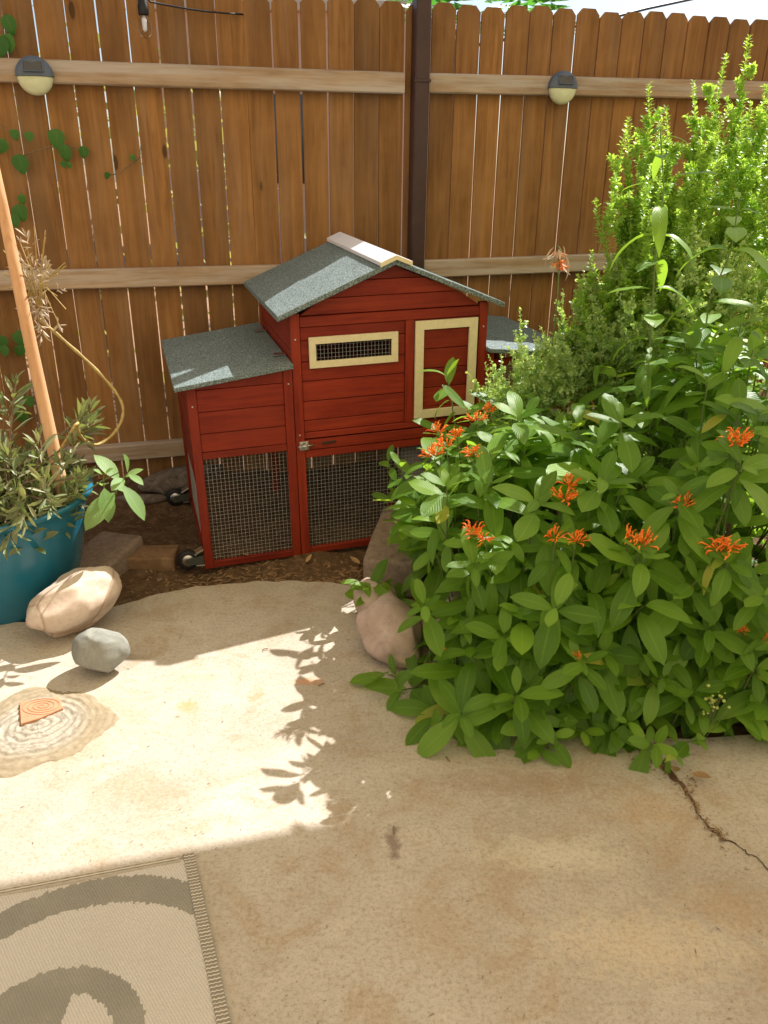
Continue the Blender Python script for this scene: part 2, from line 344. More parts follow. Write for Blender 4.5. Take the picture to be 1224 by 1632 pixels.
# ------------------------------------------------------------------ setting: ground
def soil_z(x, y):
    # soil level; gently rises towards the fence
    z = -.028 + .025*(max(0, y-2.3)) + .015*(x+.3)*.5
    lf = max(0, min(1, (-.45-x)/.5)); z += .035*lf*max(0, min(1, (y-2.45)/.6))
    dist = (x-FP0[0])*FN0[0] + (y-FP0[1])*FN0[1]      # distance in front of the fence
    z += .045*max(0, min(1, (.24-dist)/.2))
    return z
FP0 = (-.032, 3.235); FN0 = (math.sin(.27175), -math.cos(.27175))
nx, ny = 260, 150
xs = np.linspace(-2.6, 3.2, nx); ys = np.linspace(1.1, 4.4, ny)
rs = np.random.RandomState(3); PHS = rs.rand(40, 4)
def bumps(x, y):
    z = 0.0
    for i in range(40):
        k = 8 + 90*PHS[i, 0]; a = 6.28*PHS[i, 1]; z = z + math.sin((x*math.cos(a) + y*math.sin(a))*k + 6.28*PHS[i, 2])*.035/k
    return z
vs = [(x, y, soil_z(x, y) + bumps(x, y)*1.3 + random.uniform(-.002, .002)) for y in ys for x in xs]
fs = [(j*nx+i, j*nx+i+1, (j+1)*nx+i+1, (j+1)*nx+i) for j in range(ny-1) for i in range(nx-1)]
me = bpy.data.meshes.new('soil'); me.from_pydata(vs, [], fs)
for p in me.polygons: p.use_smooth = True
tag(obj('soil_bed', me, M['soil']), kind='structure')
tag(box('ground', -60, 60, -40, 80, -.30, -.20, M['far_ground'], bev=0), kind='structure')
edge = [(-2.6, 1.95), (-1.5, 1.93), (-1.1, 1.965), (-.9, 1.985), (-.80, 2.06), (-.70, 2.135), (-.606, 2.185), (-.45, 2.222), (-.32, 2.237), (-.2, 2.232), (-.1, 2.216), (.0, 2.17), (.06, 2.07), (.10, 1.93), (.14, 1.80), (.21, 1.66), (.30, 1.57), (.42, 1.51), (.56, 1.48), (.8, 1.50), (1.3, 1.56), (3.2, 1.7)]
# smooth the edge
for _ in range(2):
    e2 = [edge[0]]
    for a, b in zip(edge[:-1], edge[1:]): e2 += [(a[0]*.75+b[0]*.25, a[1]*.75+b[1]*.25), (a[0]*.25+b[0]*.75, a[1]*.25+b[1]*.75)]
    edge = e2 + [edge[-1]]
edge = [(x, y + .004*math.sin(x*61) + .003*math.sin(x*137)) for x, y in edge]
bm = bmesh.new(); n = len(edge)
front = [bm.verts.new((x, -3.0, 0)) for x, y in edge]; top = [bm.verts.new((x, y-.008, 0)) for x, y in edge]
t2 = [bm.verts.new((x, y, -.007)) for x, y in edge]; bt = [bm.verts.new((x, y+.004, -.16)) for x, y in edge]
for i in range(n-1):
    for a, b in ((front, top), (top, t2), (t2, bt)): bm.faces.new((a[i], a[i+1], b[i+1], b[i]))
tag(obj('concrete_patio', mesh_bm(bm), M['concrete']), kind='structure')
# ------------------------------------------------------------------ fence
FA = .27175; FT = Vector((math.cos(FA), math.sin(FA), 0)); FN = Vector((math.sin(FA), -math.cos(FA), 0)); FP = Vector((-.032, 3.235, 0)); FW = .0945
def F(s, off, z): return FP + FT*s + FN*off + Vector((0, 0, z))
FM = Matrix(((FT.x, -FN.x, 0, 0), (FT.y, -FN.y, 0, 0), (0, 0, 1, 0), (0, 0, 0, 1)))     # local x along the fence, y away from the patio
def picket_mesh(wd, h, cut, bow):
    bm = bmesh.new(); hw = wd/2; ys_ = (0, .0115); rows = [0, h*.25, h*.5, h*.75, h-cut]
    for yy in ys_: pass
    P = []
    for yy in ys_:
        L_ = [(-hw + bow*math.sin(math.pi*z/h), z) for z in rows]; Rr = [(hw + bow*math.sin(math.pi*z/h), z) for z in rows]
        P.append([bm.verts.new((a, yy, b)) for a, b in L_ + [(-hw+cut*.9, h), (hw-cut*.9, h)] + Rr[::-1]])
    k = len(P[0])
    for s_ in (0, 1):
        p = P[s_]
        for i in range(4): bm.faces.new((p[i], p[i+1], p[k-2-i], p[k-1-i]))
        bm.faces.new((p[4], p[5], p[6], p[7]))
    for i in range(k): bm.faces.new((P[0][i], P[0][(i+1) % k], P[1][(i+1) % k], P[1][i]))
    return mesh_bm(bm)
pm = [picket_mesh(FW-g, 1.0*h, .021, b) for g, h, b in ((.0042, 1.78, .0007), (.0052, 1.785, -.0009), (.0036, 1.775, .0012), (.0066, 1.78, 0), (.0074, 1.79, -.0006), (.0080, 1.78, .0004), (.0064, 1.785, .0003), (.0070, 1.78, -.0004))]
def make_panel(k0, k1, label, right):
    root = empty('fence_panel', F(k0*FW, 0, 0), FM.copy()); root.matrix_world = Matrix.Translation(F(k0*FW, 0, 0)) @ FM
    tag(root, label, 'fence', 'wooden fence panels')
    rr = random.Random(11+right)
    for k in range(k0, k1):
        s = (k+.5-k0)*FW
        j = rr.choice((6, 7, 6, 7, 1, 7)) if right else rr.choice((0, 1, 2, 3, 5, 1, 3))
        z0 = -.045 + (.012*(s) if right else 0) + rr.uniform(-.006, .006)
        o = obj('picket', pm[j], M['fence'], root); jj = .35 if right else 1; o.location = (s + rr.uniform(-.001, .001)*jj, rr.uniform(0, .004)*jj, z0); o.rotation_euler = (0, rr.uniform(-.0018, .0018)*jj, 0)
    L = (k1-k0)*FW
    for a, b, h in (((1.505, 1.516, .068) if not right else (1.517, 1.556, .064)), ((.862, .866, .066) if not right else (.872, .915, .066)), ((.208, .211, .062) if not right else (.215, .25, .062))):
        x0, x1 = (0, L-.012) if not right else (.045, L)
        bm = bmesh.new(); N_ = 24; ring = []
        for i in range(N_+1):
            t = i/N_; x = x0+(x1-x0)*t; zt = a+(b-a)*t; wv = .0018*math.sin(t*17+a*9)
            ring.append([bm.verts.new(q) for q in ((x, -.0405+wv, zt-.004), (x, -.036+wv, zt), (x, -.002, zt), (x, -.002, zt-h), (x, -.036+wv, zt-h), (x, -.0405+wv, zt-h+.004))])
        for i in range(N_):
            for q in range(6): bm.faces.new((ring[i][q], ring[i][(q+1) % 6], ring[i+1][(q+1) % 6], ring[i+1][q]))
        bm.faces.new(ring[0]); bm.faces.new(ring[-1][::-1])
        obj('rail', mesh_bm(bm), M['rail'], root)
    return root
make_panel(-24, 1, 'left stretch of brown wooden fence behind the coop, with vine sprigs on it', False)
make_panel(1, 31, 'right stretch of brown dog-eared wooden fence behind the tall bushes', True)
post = empty('steel_post', F(.142, .03, -.1)); post.matrix_world = Matrix.Translation(F(.142, 0, -.1)) @ FM
tag(post, 'dark brown square metal post between the two stretches of wooden fence', 'post')
box('post_tube', -.027, .027, -.062, -.001, 0, 2.25, M['steel_brown'], post, .004)
box('clip', -.031, .031, -.066, -.0625, 1.585, 1.595, M['steel_brown'], post, .0008)
box('post_cap', -.037, .037, -.066, .003, 2.25, 2.262, M['steel_brown'], post, .002)
# ------------------------------------------------------------------ solar lights
def solar(px, py, s_guess, label):
    # on the rail face
    P0 = F(0, .043, 0); r = pray(px, py); t = (P0-CAM).dot(FN)/r.dot(FN); c = CAM + r*t
    root = empty('solar_light'); root.matrix_world = Matrix.Translation(c) @ FM; tag(root, label, 'lamp', 'solar lights on the fence rail')
    def half(up, r_, dep, z0):
        pts = []
        for i in range(25):
            a = math.pi*i/24; pts.append((r_*math.cos(a), z0 + (r_*math.sin(a) if up else -r_*math.sin(a))))
        return pts
    rings = []; bm = bmesh.new(); prof = [(1.0, 0), (1.0, .012), (.96, .020), (.80, .028), (.5, .032)]
    for sc, y in prof: rings.append([bm.verts.new((a*sc, -y, b*sc if b > 0 else 0)) for a, b in half(True, .058, 0, 0)])
    for i in range(len(rings)-1):
        for q in range(24): bm.faces.new((rings[i][q], rings[i][q+1], rings[i+1][q+1], rings[i+1][q]))
        bm.faces.new((rings[i][0], rings[i+1][0], rings[i+1][24], rings[i][24]))
    bm.faces.new(rings[-1]); bm.faces.new(rings[0][::-1]); obj('lamp_housing', mesh_bm(bm, smooth=False), M['lamp_body'], root)
    rings = []; bm = bmesh.new(); prof = [(1.0, 0), (1.0, .010), (.95, .018), (.78, .025), (.45, .029)]
    for sc, y in prof: rings.append([bm.verts.new((a*sc, -y, b*sc-.001)) for a, b in half(False, .054, 0, 0)])
    for i in range(len(rings)-1):
        for q in range(24): bm.faces.new((rings[i][q], rings[i][q+1], rings[i+1][q+1], rings[i+1][q]))
        bm.faces.new((rings[i][0], rings[i+1][0], rings[i+1][24], rings[i][24]))
    bm.faces.new(rings[-1]); bm.faces.new(rings[0][::-1]); obj('lens', mesh_bm(bm, smooth=True), M['lens'], root)
    p = box('solar_panel', -.027, .027, -.003, 0, -.014, .014, M['panel'], root, .0008); p.location = (0, -.0315, .026); p.rotation_euler = (R(-22), 0, 0)
    fr = bmesh.new()
    for a in ((-.030, -.0272), (.0272, .030)): add_box(fr, a[0], a[1], -.004, .002, -.017, .017, .0003)
    for a in ((-.017, -.0142), (.0142, .017)): add_box(fr, -.0272, .0272, -.004, .002, a[0], a[1], .0003)
    f_ = obj('panel_frame', mesh_bm(fr), M['lamp_body'], root); f_.location = (0, -.0315, .026); f_.rotation_euler = (R(-22), 0, 0)
solar(56, 122, 0, 'round solar light on the top fence rail, left of the hanging bulb')
solar(895, 141, 0, 'round solar light on the top fence rail, right of the dark metal post')
# ------------------------------------------------------------------ string light
def fpt(px, py, off):
    P0 = F(0, off, 0); r = pray(px, py); t = (P0-CAM).dot(FN)/r.dot(FN); return CAM + r*t
sb = fpt(229, 24, .06)
root = empty('string_light', sb); tag(root, 'clear hanging bulb with black socket and cable at the top of the fence', 'string light')
lathe('socket', [(.011, .062), (.014, .058), (.0145, .03), (.0165, .026), (.0165, .004), (.014, -.002)], M['black'], root, 20)
lathe('bulb', [(.002, -.064), (.012, -.061), (.020, -.051), (.0235, -.038), (.022, -.024), (.016, -.008), (.012, -.002)], M['glass'], root, 24)
lathe('filament_core', [(.002, -.045), (.006, -.04), (.007, -.015), (.004, -.003)], M['core'], root, 12)
a = fpt(240, 3, .055) - sb; b = fpt(388, 23, .012) - sb
pts = [Vector((0, 0, .055)), Vector((.006, 0, .058)), a] + [a.lerp(b, t) + Vector((0, 0, -.006*math.sin(math.pi*t))) for t in (.2, .4, .6, .8, 1)]
tube('cable', pts, .0028, M['black'], root)
pts = [Vector((0, 0, .058)), Vector((-.008, 0, .11)), Vector((-.06, .0, .2)), Vector((-.3, -.08, .26)), Vector((-.8, -.2, .3))]
tube('cable', pts, .0028, M['black'], root)
tube('nail', [b + FN*-.01, b + FN*.012], .002, M['brownstem'], root, 6)
# ------------------------------------------------------------------ chicken coop
yaw, tilt, pit = .3095, -.0206, .0288
CW = Matrix.Translation((-.2785, 2.4345, -.012)) @ Matrix.Rotation(yaw, 4, 'Z') @ Matrix.Rotation(tilt, 4, 'Y') @ Matrix.Rotation(pit, 4, 'X')
coop = empty('chicken_coop'); coop.matrix_world = CW
tag(coop, 'dark red wooden chicken coop with grey felt roofs and cream window and door frames', 'chicken coop')
W_, WL, D_, EA, AX = .646, .323, .56, .800, .946
rx, rz, ry = M['red_x'], M['red_z'], M['red_y']
def cb(name, *a, mat=rx, parent=coop, bev=.0012): return box(name, *a, mat, parent, bev)
PT = .022   # post depth
slope = (AX-EA)/(W_/2+.04)
def roofz(x): return AX - abs(x-W_/2)*slope   # underside-ish of main roof
# posts of main body (front and back)
for x0, x1 in ((0.0008, .029), (W_-.029, W_-.0008)):
    zt = roofz(x0 if x0 < .3 else x1) - .004
    cb('post', x0, x1, 0, PT, 0, zt, mat=rz); cb('post', x0, x1, D_-PT, D_, 0, zt, mat=rz)
# main front
cb('bottom_rail', .0305, W_-.0305, .003, .019, .0, .022)
cb('middle_rail', .0305, W_-.0305, .003, .020, .350, .3745)
cb('back_rail', .0305, W_-.0305, D_-.02, D_-.002, .350, .3745)
tray = cb('tray_front', .0305, W_-.0305, -.001, .012, .3785, .4115)
for x in (.085, .50):
    tube('slot', [(x, -.0012, .396), (x+.045, -.0012, .398)], .0042, M['dark'], tray, 8).scale = (1, 1, 1)  # dark rod painted as the shade inside an open slot
cb('frame_rail', .0305, W_-.0305, 0, .016, .4165, .4355); cb('frame_rail', .0305, W_-.0305, 0, .016, .7715, .8015)
cb('divider', .3665, .3945, -.0006, .016, .4362, .7708, mat=rz)
cuts = [.4362, .4745, .5375, .602, .663, .7285, .7708]
for a, b in zip(cuts[:-1], cuts[1:]):
    cuts_x = [(.0305, .3658)]
    if a >= .60 and b < .75 or a > .7: pass
    if .64 < (a+b)/2 < .735: cuts_x = [(.0305, .062), (.3305, .3658)]     # opening of the window
    for x0, x1 in cuts_x: cb('plank', x0, x1, .006, .014, a+.0012, b-.0012)
dc = [.4362, .482, .546, .610, .674, .736, .7708]
for a, b in zip(dc[:-1], dc[1:]): cb('plank', .3952, W_-.0305, .006, .014, a+.0012, b-.0012)
# gable boards
gz = [.8035, .852, .900, .94]
for a, b in zip(gz[:-1], gz[1:]):
    a2, b2 = a+.001, b-.001
    def xl(z): return max(.0305 if z < .81 else 0.0, W_/2 - (AX-.006-z)/slope)
    pts = [(xl(a2), a2), (W_-xl(a2), a2), (W_-xl(b2), b2), (xl(b2), b2)]
    obj('gable_board', prism(pts, .006, .016), rx, coop); obj('gable_board', prism(pts, D_-.016, D_-.006), rx, coop)
# window
def rect_frame(name, x0, x1, z0, z1, wd, mat, y0=-.010, y1=-.0004):
    bm = bmesh.new()
    A = [(x0, z0), (x1, z0), (x1, z1), (x0, z1)]; B = [(x0+wd, z0+wd), (x1-wd, z0+wd), (x1-wd, z1-wd), (x0+wd, z1-wd)]
    root = None
    for i in range(4):
        j = (i+1) % 4; o = obj('frame_bar', prism([A[i], A[j], B[j], B[i]], y0, y1, bev=.0007), mat, None)
        if root is None: root = o; o.name = name; o.parent = coop
        else: o.parent = root
    return root
wf = rect_frame('window_frame', .0535, .3388, .6452, .7402, .021, M['cream'])
def wires(x0, x1, z0, z1, y, plane='xz', sp=.0127, r=.0006, wob=.0):
    bm = bmesh.new(); k = int(round((x1-x0)/sp)); q = int(round((z1-z0)/sp))
    for i in range(k+1):
        x = x0+(x1-x0)*i/k; f = (lambda z, s=i: (x, y+.0005*((s % 2)*2-1), z)) if plane == 'xz' else (lambda z: (y, x, z))
        add_tube(bm, [f(z0), f(z1)], r, 3, False)
    for i in range(q+1):
        z = z0+(z1-z0)*i/q; f = (lambda x: (x, y, z)) if plane == 'xz' else (lambda x: (y, x, z))
        add_tube(bm, [f(x0), f(x0*.67+x1*.33), f(x0*.3+x1*.7), f(x1)], r, 3, False)
    return mesh_bm(bm)
def wiremesh(*a, **k): o = obj('wire_mesh', wires(*a, **k), M['wire'], coop); o['kind'] = 'stuff'; return o
wiremesh(.068, .325, .661, .724, .004, sp=.0118, r=.0006)
df = rect_frame('door_frame', .3966, .6081, .448, .7675, .028, M['cream'])
# mesh runs
wiremesh(.029, W_-.029, .02, .352, .012, r=.00055)
wiremesh(-WL+.027, -.029, .02, .384, .012, r=.00055)
wiremesh(W_+.029, W_+WL-.027, .02, .60, .012, r=.00055)
wiremesh(.02, D_-.02, .02, .30, -WL+.011, plane='yz', r=.00055)
wiremesh(.02, D_-.02, .02, .50, W_+WL-.011, plane='yz', r=.00055)
# side walls of main body above lean-to roofs
for xx in (.004, W_-.014):
    for a, b in ((.402, .50), (.50, .598), (.598, .696), (.696, EA-.006)):
        cb('side_plank', xx, xx+.010, PT+.001, D_-PT-.001, a+.001, b-.001, mat=ry)
for a, b in ((.40, .50), (.50, .60), (.60, .70), (.70, EA)): cb('back_plank', .0305, W_-.0305, D_-.015, D_-.006, a+.001, b-.001)
cb('floor_board', .016, W_-.016, .022, D_-.022, .377, .385, mat=M['dark'])  # unseen floor, put in to block light so the inside stays dark
# lean-to boxes
def lean(sgn):
    X = (lambda x: -x) if sgn < 0 else (lambda x: W_+x)
    def bx2(name, xa, xb, *r, mat=rx):
        a, b = sorted((X(xa), X(xb))); return cb(name, a, b, *r, mat=mat)
    zt_out, zt_in = .622, .660
    def zt(x): return zt_in + (zt_out-zt_in)*x/WL
    for y0, y1 in ((0, PT), (D_-PT, D_)):
        bx2('post', WL-.028, WL, y0, y1, 0, zt(WL)-.002, mat=rz)
        if y0 > .1: continue
        bx2('post', .001, .029, y0, y1, 0, zt(.029)-.002, mat=rz)
        bx2('bottom_rail', .0295, WL-.0285, y0+.002, y1-.003, 0, .022)
    zm = .382 if sgn < 0 else .60
    if sgn < 0:
        bx2('middle_rail', .0295, WL-.0285, .003, .018, zm, zm+.022)
        for a, b in ((.405, .4645), (.4645, .5345), (.5345, .6035)): bx2('plank', .0295, WL-.0285, .005, .014, a+.001, b-.001)
        for a, b in ((.405, .47), (.47, .54), (.54, .62)): bx2('back_plank', .0295, WL-.0285, D_-.014, D_-.005, a+.001, b-.001)
        pts = [(X(.0295), .6045), (X(WL-.0285), .6045), (X(WL-.0285), zt(WL-.0285)-.004), (X(.0295), zt(.0295)-.004)]
        obj('top_plank', prism(pts, .005, .014), rx, coop)
        for a, b in ((.315, .405), (.405, .49), (.49, .60)):
            aa, bb = sorted((X(WL-.004), X(WL-.014))); cb('side_plank', aa, bb, PT+.001, D_-PT-.001, a+.001, b-.001, mat=ry)
    else:
        bx2('top_rail', .0295, WL-.0285, .003, .018, .60, .622)
    aa, bb = sorted((X(WL-.002), X(WL-.018))); cb('side_rail', aa, bb, PT+.001, D_-PT-.001, 0, .022, mat=ry)
    cb('side_rail', aa, bb, PT+.001, D_-PT-.001, .285 if sgn < 0 else .59, .312 if sgn < 0 else .612, mat=ry)
    # roof slab
    z0, z1 = .668, .668-.042*(WL+.035)/.358
    pts = [(X(.0305), z0-.003), (X(WL+.035), z1), (X(WL+.035), z1-.014), (X(.0305), z0-.017)]
    pts = [(X(-.0005 if 0 else .0005), z0), (X(WL+.035), z1), (X(WL+.035), z1-.014), (X(.0005), z0-.014)]
    lr = obj('side_roof', prism(pts, -.028, .612, bev=.0015), M['felt'], coop)
    for y in (.10, .46):
        h = box('hinge', -.02, .02, -.012, .012, 0, .003, M['zinc'], lr, .0006); h.location = (X(.02), y, z0+.001)
lean(-1); lean(1)
# main roof
th = .014
for s in (-1, 1):
    xa = W_/2 + s*.0; xb = W_/2 + s*(W_/2+.042); za = AX; zb = AX - (W_/2+.042)*slope
    pts = [(xa, za+th), (xb, zb+th), (xb, zb-.002), (xa, za-.002)]
    obj('roof', prism(pts, -.03, .625, bev=.0015), M['felt'], coop)
    xb2 = W_/2 + s*.050; pts = [(xa, za+th+.014), (xb2, za+th+.014-.050*slope), (xb2, za+th+.0025-.050*slope), (xa, za+th+.0025)]
    rc = obj('ridge_cap', prism(pts, -.036, .63, bev=.001), M['white'], coop)
    pts = [(xa, za+th+.013), (xb2, za+th+.013-.050*slope), (xb2, za+th+.0-.050*slope), (xa, za+th+.0)]
    obj('cap_end', prism(pts, -.0385, -.0365, bev=0), M['cream'], rc)
# latch
lt = box('latch', .010, .040, -.006, -.0005, .380, .409, M['zinc'], coop, .0008)
tube('bolt', [(.005, -.009, .394), (.058, -.009, .396)], .0028, M['zinc'], lt)
box('latch_keeper', .014, .020, -.0115, -.0062, .384, .405, M['zinc'], lt, .0005); box('latch_keeper', .031, .036, -.0115, -.0062, .384, .405, M['zinc'], lt, .0005)
for x, z in ((.014, .735), (.014, .43), (W_-.014, .735), (-WL+.014, .555), (-.014, .60)):
    o = obj('screw', None or boxm(-.001, .001, 0, .001, -.001, .001, 0), M['zinc'], coop) if 0 else lathe('screw', [(.0032, 0), (.0028, .0012), (.001, .0016)], M['zinc'], coop, 10)
    o.location = (x, 0, z); o.rotation_euler = (R(90), 0, 0)
# casters on the left side
for y in (.016, D_-.016):
    c = empty('caster'); c.parent = coop; c.location = (-WL-.052, y, .036)
    bm = bmesh.new(); add_lathe(bm, [(.012, -.009), (.030, -.010), (.034, -.007), (.036, 0), (.034, .007), (.030, .010), (.012, .009)], 28, Matrix.Rotation(R(90), 4, 'X'))
    obj('tyre', mesh_bm(bm, smooth=True), M['rubber'], c)
    bm = bmesh.new(); add_lathe(bm, [(.004, -.0135), (.009, -.012), (.017, -.0125), (.021, -.0105), (.021, .0105), (.017, .0125), (.004, .0135)], 24, Matrix.Rotation(R(90), 4, 'X'))
    obj('rim', mesh_bm(bm, smooth=True), M['zinc'], c)
    bm = bmesh.new()
    for s in (-1, 1):
        pts = [(-.010, -.008), (-.006, .010), (.050, .016), (.050, -.016), (-.004, -.012)]
        me_ = prism(pts, s*.0155, s*.0175, bev=0); bm.from_mesh(me_)
    obj('fork', mesh_bm(bm), M['greymetal'], c)
    obj('bracket', prism([(.020, .022), (.050, .038), (.052, .034), (.024, .017)], -.017, .017, bev=.0005), M['zinc'], c); obj('bracket', prism([(.024, -.017), (.051, -.019), (.051, -.023), (.024, -.021)], -.017, .017, bev=.0005), M['zinc'], c)
# feeder in front of the coop's right half, behind the bush
fp_ = CW @ Vector((.47, .16, .0))
root = empty('poultry_drinker', fp_); tag(root, 'grey poultry drinker with dark red base inside the mesh run, half hidden by leaves', 'drinker')
lathe('tank', [(.002, .30), (.03, .298), (.055, .28), (.068, .25), (.070, .10), (.066, .075)], plain('grey_tank', (.22, .20, .20), .5), root, 28)
lathe('drinking_dish', [(.10, .03), (.115, .07), (.120, .075), (.112, .078), (.100, .045), (.06, .045)], M['red_x'], root, 28)
# ------------------------------------------------------------------ stones and edging
from mathutils import noise as mn
def rock(name, loc, dims, rot, mat, seed, amp=.18, sub=4, flat=None, cut=0.0, k=2.2):
    bm = bmesh.new(); bmesh.ops.create_icosphere(bm, subdivisions=sub, radius=1)
    rr = random.Random(seed); planes = [(Vector((rr.gauss(0, 1), rr.gauss(0, 1), rr.gauss(0, 1))).normalized(), rr.uniform(.72, .92)) for _ in range(int(14*cut))]
    off = Vector((seed*3.1, seed*1.7, seed*.9))
    for v_ in bm.verts:
        p = v_.co.copy()
        for nn, d in planes:
            e = p.dot(nn)-d
            if e > 0: p -= nn*e*.85
        q = 1 + amp*mn.noise(p*1.1+off) + amp*.35*mn.noise(p*k+off) + amp*.10*mn.noise(p*6+off)
        v_.co = Vector((p.x*q*dims[0]/2, p.y*q*dims[1]/2, p.z*q*dims[2]/2))
    me = mesh_bm(bm, smooth=True); o = obj(name, me, mat); o.rotation_euler = [R(a) for a in rot]
    bpy.context.view_layer.update(); zmin = min((o.rotation_euler.to_matrix() @ v_.co).z for v_ in me.vertices)
    o.location = (loc[0], loc[1], loc[2]-zmin-.004); return o
tag(rock('large_stone', (-.855, 1.945, 0), (.265, .175, .16), (4, -20, 46), M['pinkstone'], 31, .22, 5, cut=.5), 'large pale pink stone leaning at the foot of the teal pot', 'stone')
tag(rock('small_stone', (-.725, 1.735, 0), (.14, .12, .128), (0, 0, 15), M['greystone'], 8, .12, 5, cut=.4), 'small smooth grey stone alone on the sunlit concrete', 'stone')
tag(rock('round_stone', (.025, 1.84, 0), (.18, .25, .14), (10, 4, 20), M['mauvestone'], 33, .18, 5, cut=.8), 'tall rounded mauve stone at the left foot of the flowering bush', 'stone')
tag(rock('pale_stone', (-.02, 2.01, 0), (.12, .16, .13), (0, 0, 30), M['beigestone'], 14, .12, 4, cut=.4), 'pale stone behind the tall mauve stone, under the flowering bush', 'stone')
tag(rock('hidden_stone', (.19, 1.90, 0), (.19, .2, .15), (0, 0, 60), M['mauvestone'], 19, .12, 4, cut=.5), 'dark shaded stone beside the tall mauve stone, under the leaves', 'stone')
def slab(name, c, L, Wd, H, rotz, mat, label, cat='edging block', tiltx=0, seed=1, group=None, bev=.012):
    bm = bmesh.new(); add_box(bm, -L/2, L/2, -Wd/2, Wd/2, 0, H, 0)
    bmesh.ops.bevel(bm, geom=list(bm.edges), offset=bev, segments=3, affect='EDGES', profile=.6)
    bmesh.ops.subdivide_edges(bm, edges=[e for e in bm.edges if e.calc_length() > .04], cuts=5, use_grid_fill=True)
    for v_ in bm.verts: v_.co += mn.noise_vector(v_.co*25+Vector((seed, 0, 0)))*.0022 + mn.noise_vector(v_.co*8+Vector((seed, 0, 0)))*.004
    o = obj(name, mesh_bm(bm, smooth=True), mat); o.location = c; o.rotation_euler = (R(tiltx), 0, R(rotz)); tag(o, label, cat, group); return o
slab('edging_block', (.06, 2.385, -.03), .19, .40, .13, -9, M['block'], 'brown cast block against the coop front, left of the bush', tiltx=2, seed=4, bev=.014)
slab('edging_block', (.25, 2.33, -.03), .17, .34, .13, -4, M['block'], 'brown cast block mostly buried in the leaves, right of the other block', tiltx=1, seed=9, bev=.022)
slab('edging_block', (-.93, 2.30, -.035), .16, .34, .085, -14, M['block'], 'brown block standing between the teal pot and the muddy brick', tiltx=1, seed=6, bev=.014)
slab('brick', (-.80, 2.385, -.035), .215, .10, .055, 4, M['oldbrick'], 'muddy old brick lying in the soil beside the front wheel', 'brick', seed=11, bev=.008)
lg = rock('log', (-.80, 2.96, .01), (.34, .13, .10), (0, 0, 38), M['log'], 23, .25, 4); tag(lg, 'rough grey piece of old wood on the soil behind the rear wheel', 'log')
lg = rock('log', (-.95, 2.83, .0), (.22, .05, .05), (0, 0, 10), M['log'], 27, .2, 3); tag(lg, 'thin grey stick of wood lying on the soil near the fence foot', 'log')
# ------------------------------------------------------------------ mortar patch with clay spiral
pc = Vector((-.80, 1.50, 0)); nr, na = 46, 150
outl = {}
def prad(a):
    return .155 + .014*math.sin(3*a+1) + .008*math.sin(7*a) + .006*mn.noise(Vector((a*4, 0, 0))) + .007*mn.noise(Vector((a*13, 1, 0)))
vs = []; fs = []
for i in range(nr+1):
    for j in range(na):
        a = 2*math.pi*j/na; t = i/nr; r_ = t*prad(a)
        x, y = r_*math.cos(a)*1.02, r_*math.sin(a)*1.0
        wr = mn.noise(Vector((x*14, y*14, 3)))
        z = .0060*(1-t**6) + .0016*math.sin(r_*330 + 5*wr)*(.8+mn.noise(Vector((x*25, y*25, 7))))*(1-t**5) + .0020*wr + .0016*mn.noise(Vector((x*70, y*70, 0)))*(.3+t) + .0016*mn.noise(Vector((x*190, y*190, 0)))
        if t > .98: z = -.001
        vs.append((x, y, max(z, .0008 if t < .98 else -.002)))
for i in range(nr):
    for j in range(na):
        fs.append((i*na+j, (i+1)*na+j, (i+1)*na+(j+1) % na, i*na+(j+1) % na))
me = bpy.data.meshes.new('mortar'); me.from_pydata(vs, [], fs)
for p in me.polygons: p.use_smooth = True
mp_ = obj('mortar_patch', me, M['mortar']); mp_.location = pc; tag(mp_, 'rough round mortar patch on the concrete with an orange clay spiral set in it', 'mortar patch')
cl = [(-.873, 1.578), (-.786, 1.600), (-.760, 1.557), (-.799, 1.519), (-.836, 1.497)]
cl = [(x-pc.x, y-pc.y) for x, y in cl]
ci = obj('clay_inlay', prism(cl, .004, .0125, 'z', .0012), M['clay'], mp_)
bm = bmesh.new(); cc = Vector((-.812-pc.x, 1.563-pc.y, 0)); pts = []
for k in range(70):
    a = .35*k; r_ = .0025 + .00135*k*.45
    p = Vector((cc.x + 1.25*r_*math.cos(a)*.9, cc.y + r_*math.sin(a)*.75, .0127)); pts.append(p)
add_tube(bm, pts, .0011, 5); obj('spiral_ridge', mesh_bm(bm, smooth=True), M['clayring'], ci)
# ------------------------------------------------------------------ outdoor rug
RC = Vector((-.359, 1.119)); RU = Vector((-.966, -.257)).normalized(); RV = Vector((.368, -.930)).normalized()
NU, NV = 330, 260; LU, LV_ = 1.15, .95
def rug_dark(x, y):
    jag = .003*(mn.noise(Vector((x*160, y*50, 0)))*2)
    d1 = math.hypot(x+.44, y-.74)+jag; d2_ = math.hypot(x+.485, y-.755)+jag
    if .279 < d1 < .336: return 1
    if d2_ < .140 and not (d2_ < .094 and x > -.481): return 1
    d3 = math.hypot(x+1.0, y-.74)+jag
    if .14 < d3 < .205: return 1
    return 0
vs = []; cols = []
for j in range(NV+1):
    for i in range(NU+1):
        u, v_ = LU*i/NU, LV_*j/NV; p = RC + RU*u + RV*v_
        z = .0052 + .0009*math.sin(u*22+v_*9) + .0007*math.sin(v_*31)
        if i == 0 or j == 0: z = .0052
        vs.append((p.x, p.y, z)); cols.append(rug_dark(p.x, p.y))
fs = [(j*(NU+1)+i, (j+1)*(NU+1)+i, (j+1)*(NU+1)+i+1, j*(NU+1)+i+1) for j in range(NV) for i in range(NU)]
me = bpy.data.meshes.new('rug'); me.from_pydata(vs, [], fs)
a_ = me.attributes.new('pattern', 'FLOAT', 'POINT'); a_.data.foreach_set('value', np.array(cols, dtype=float))
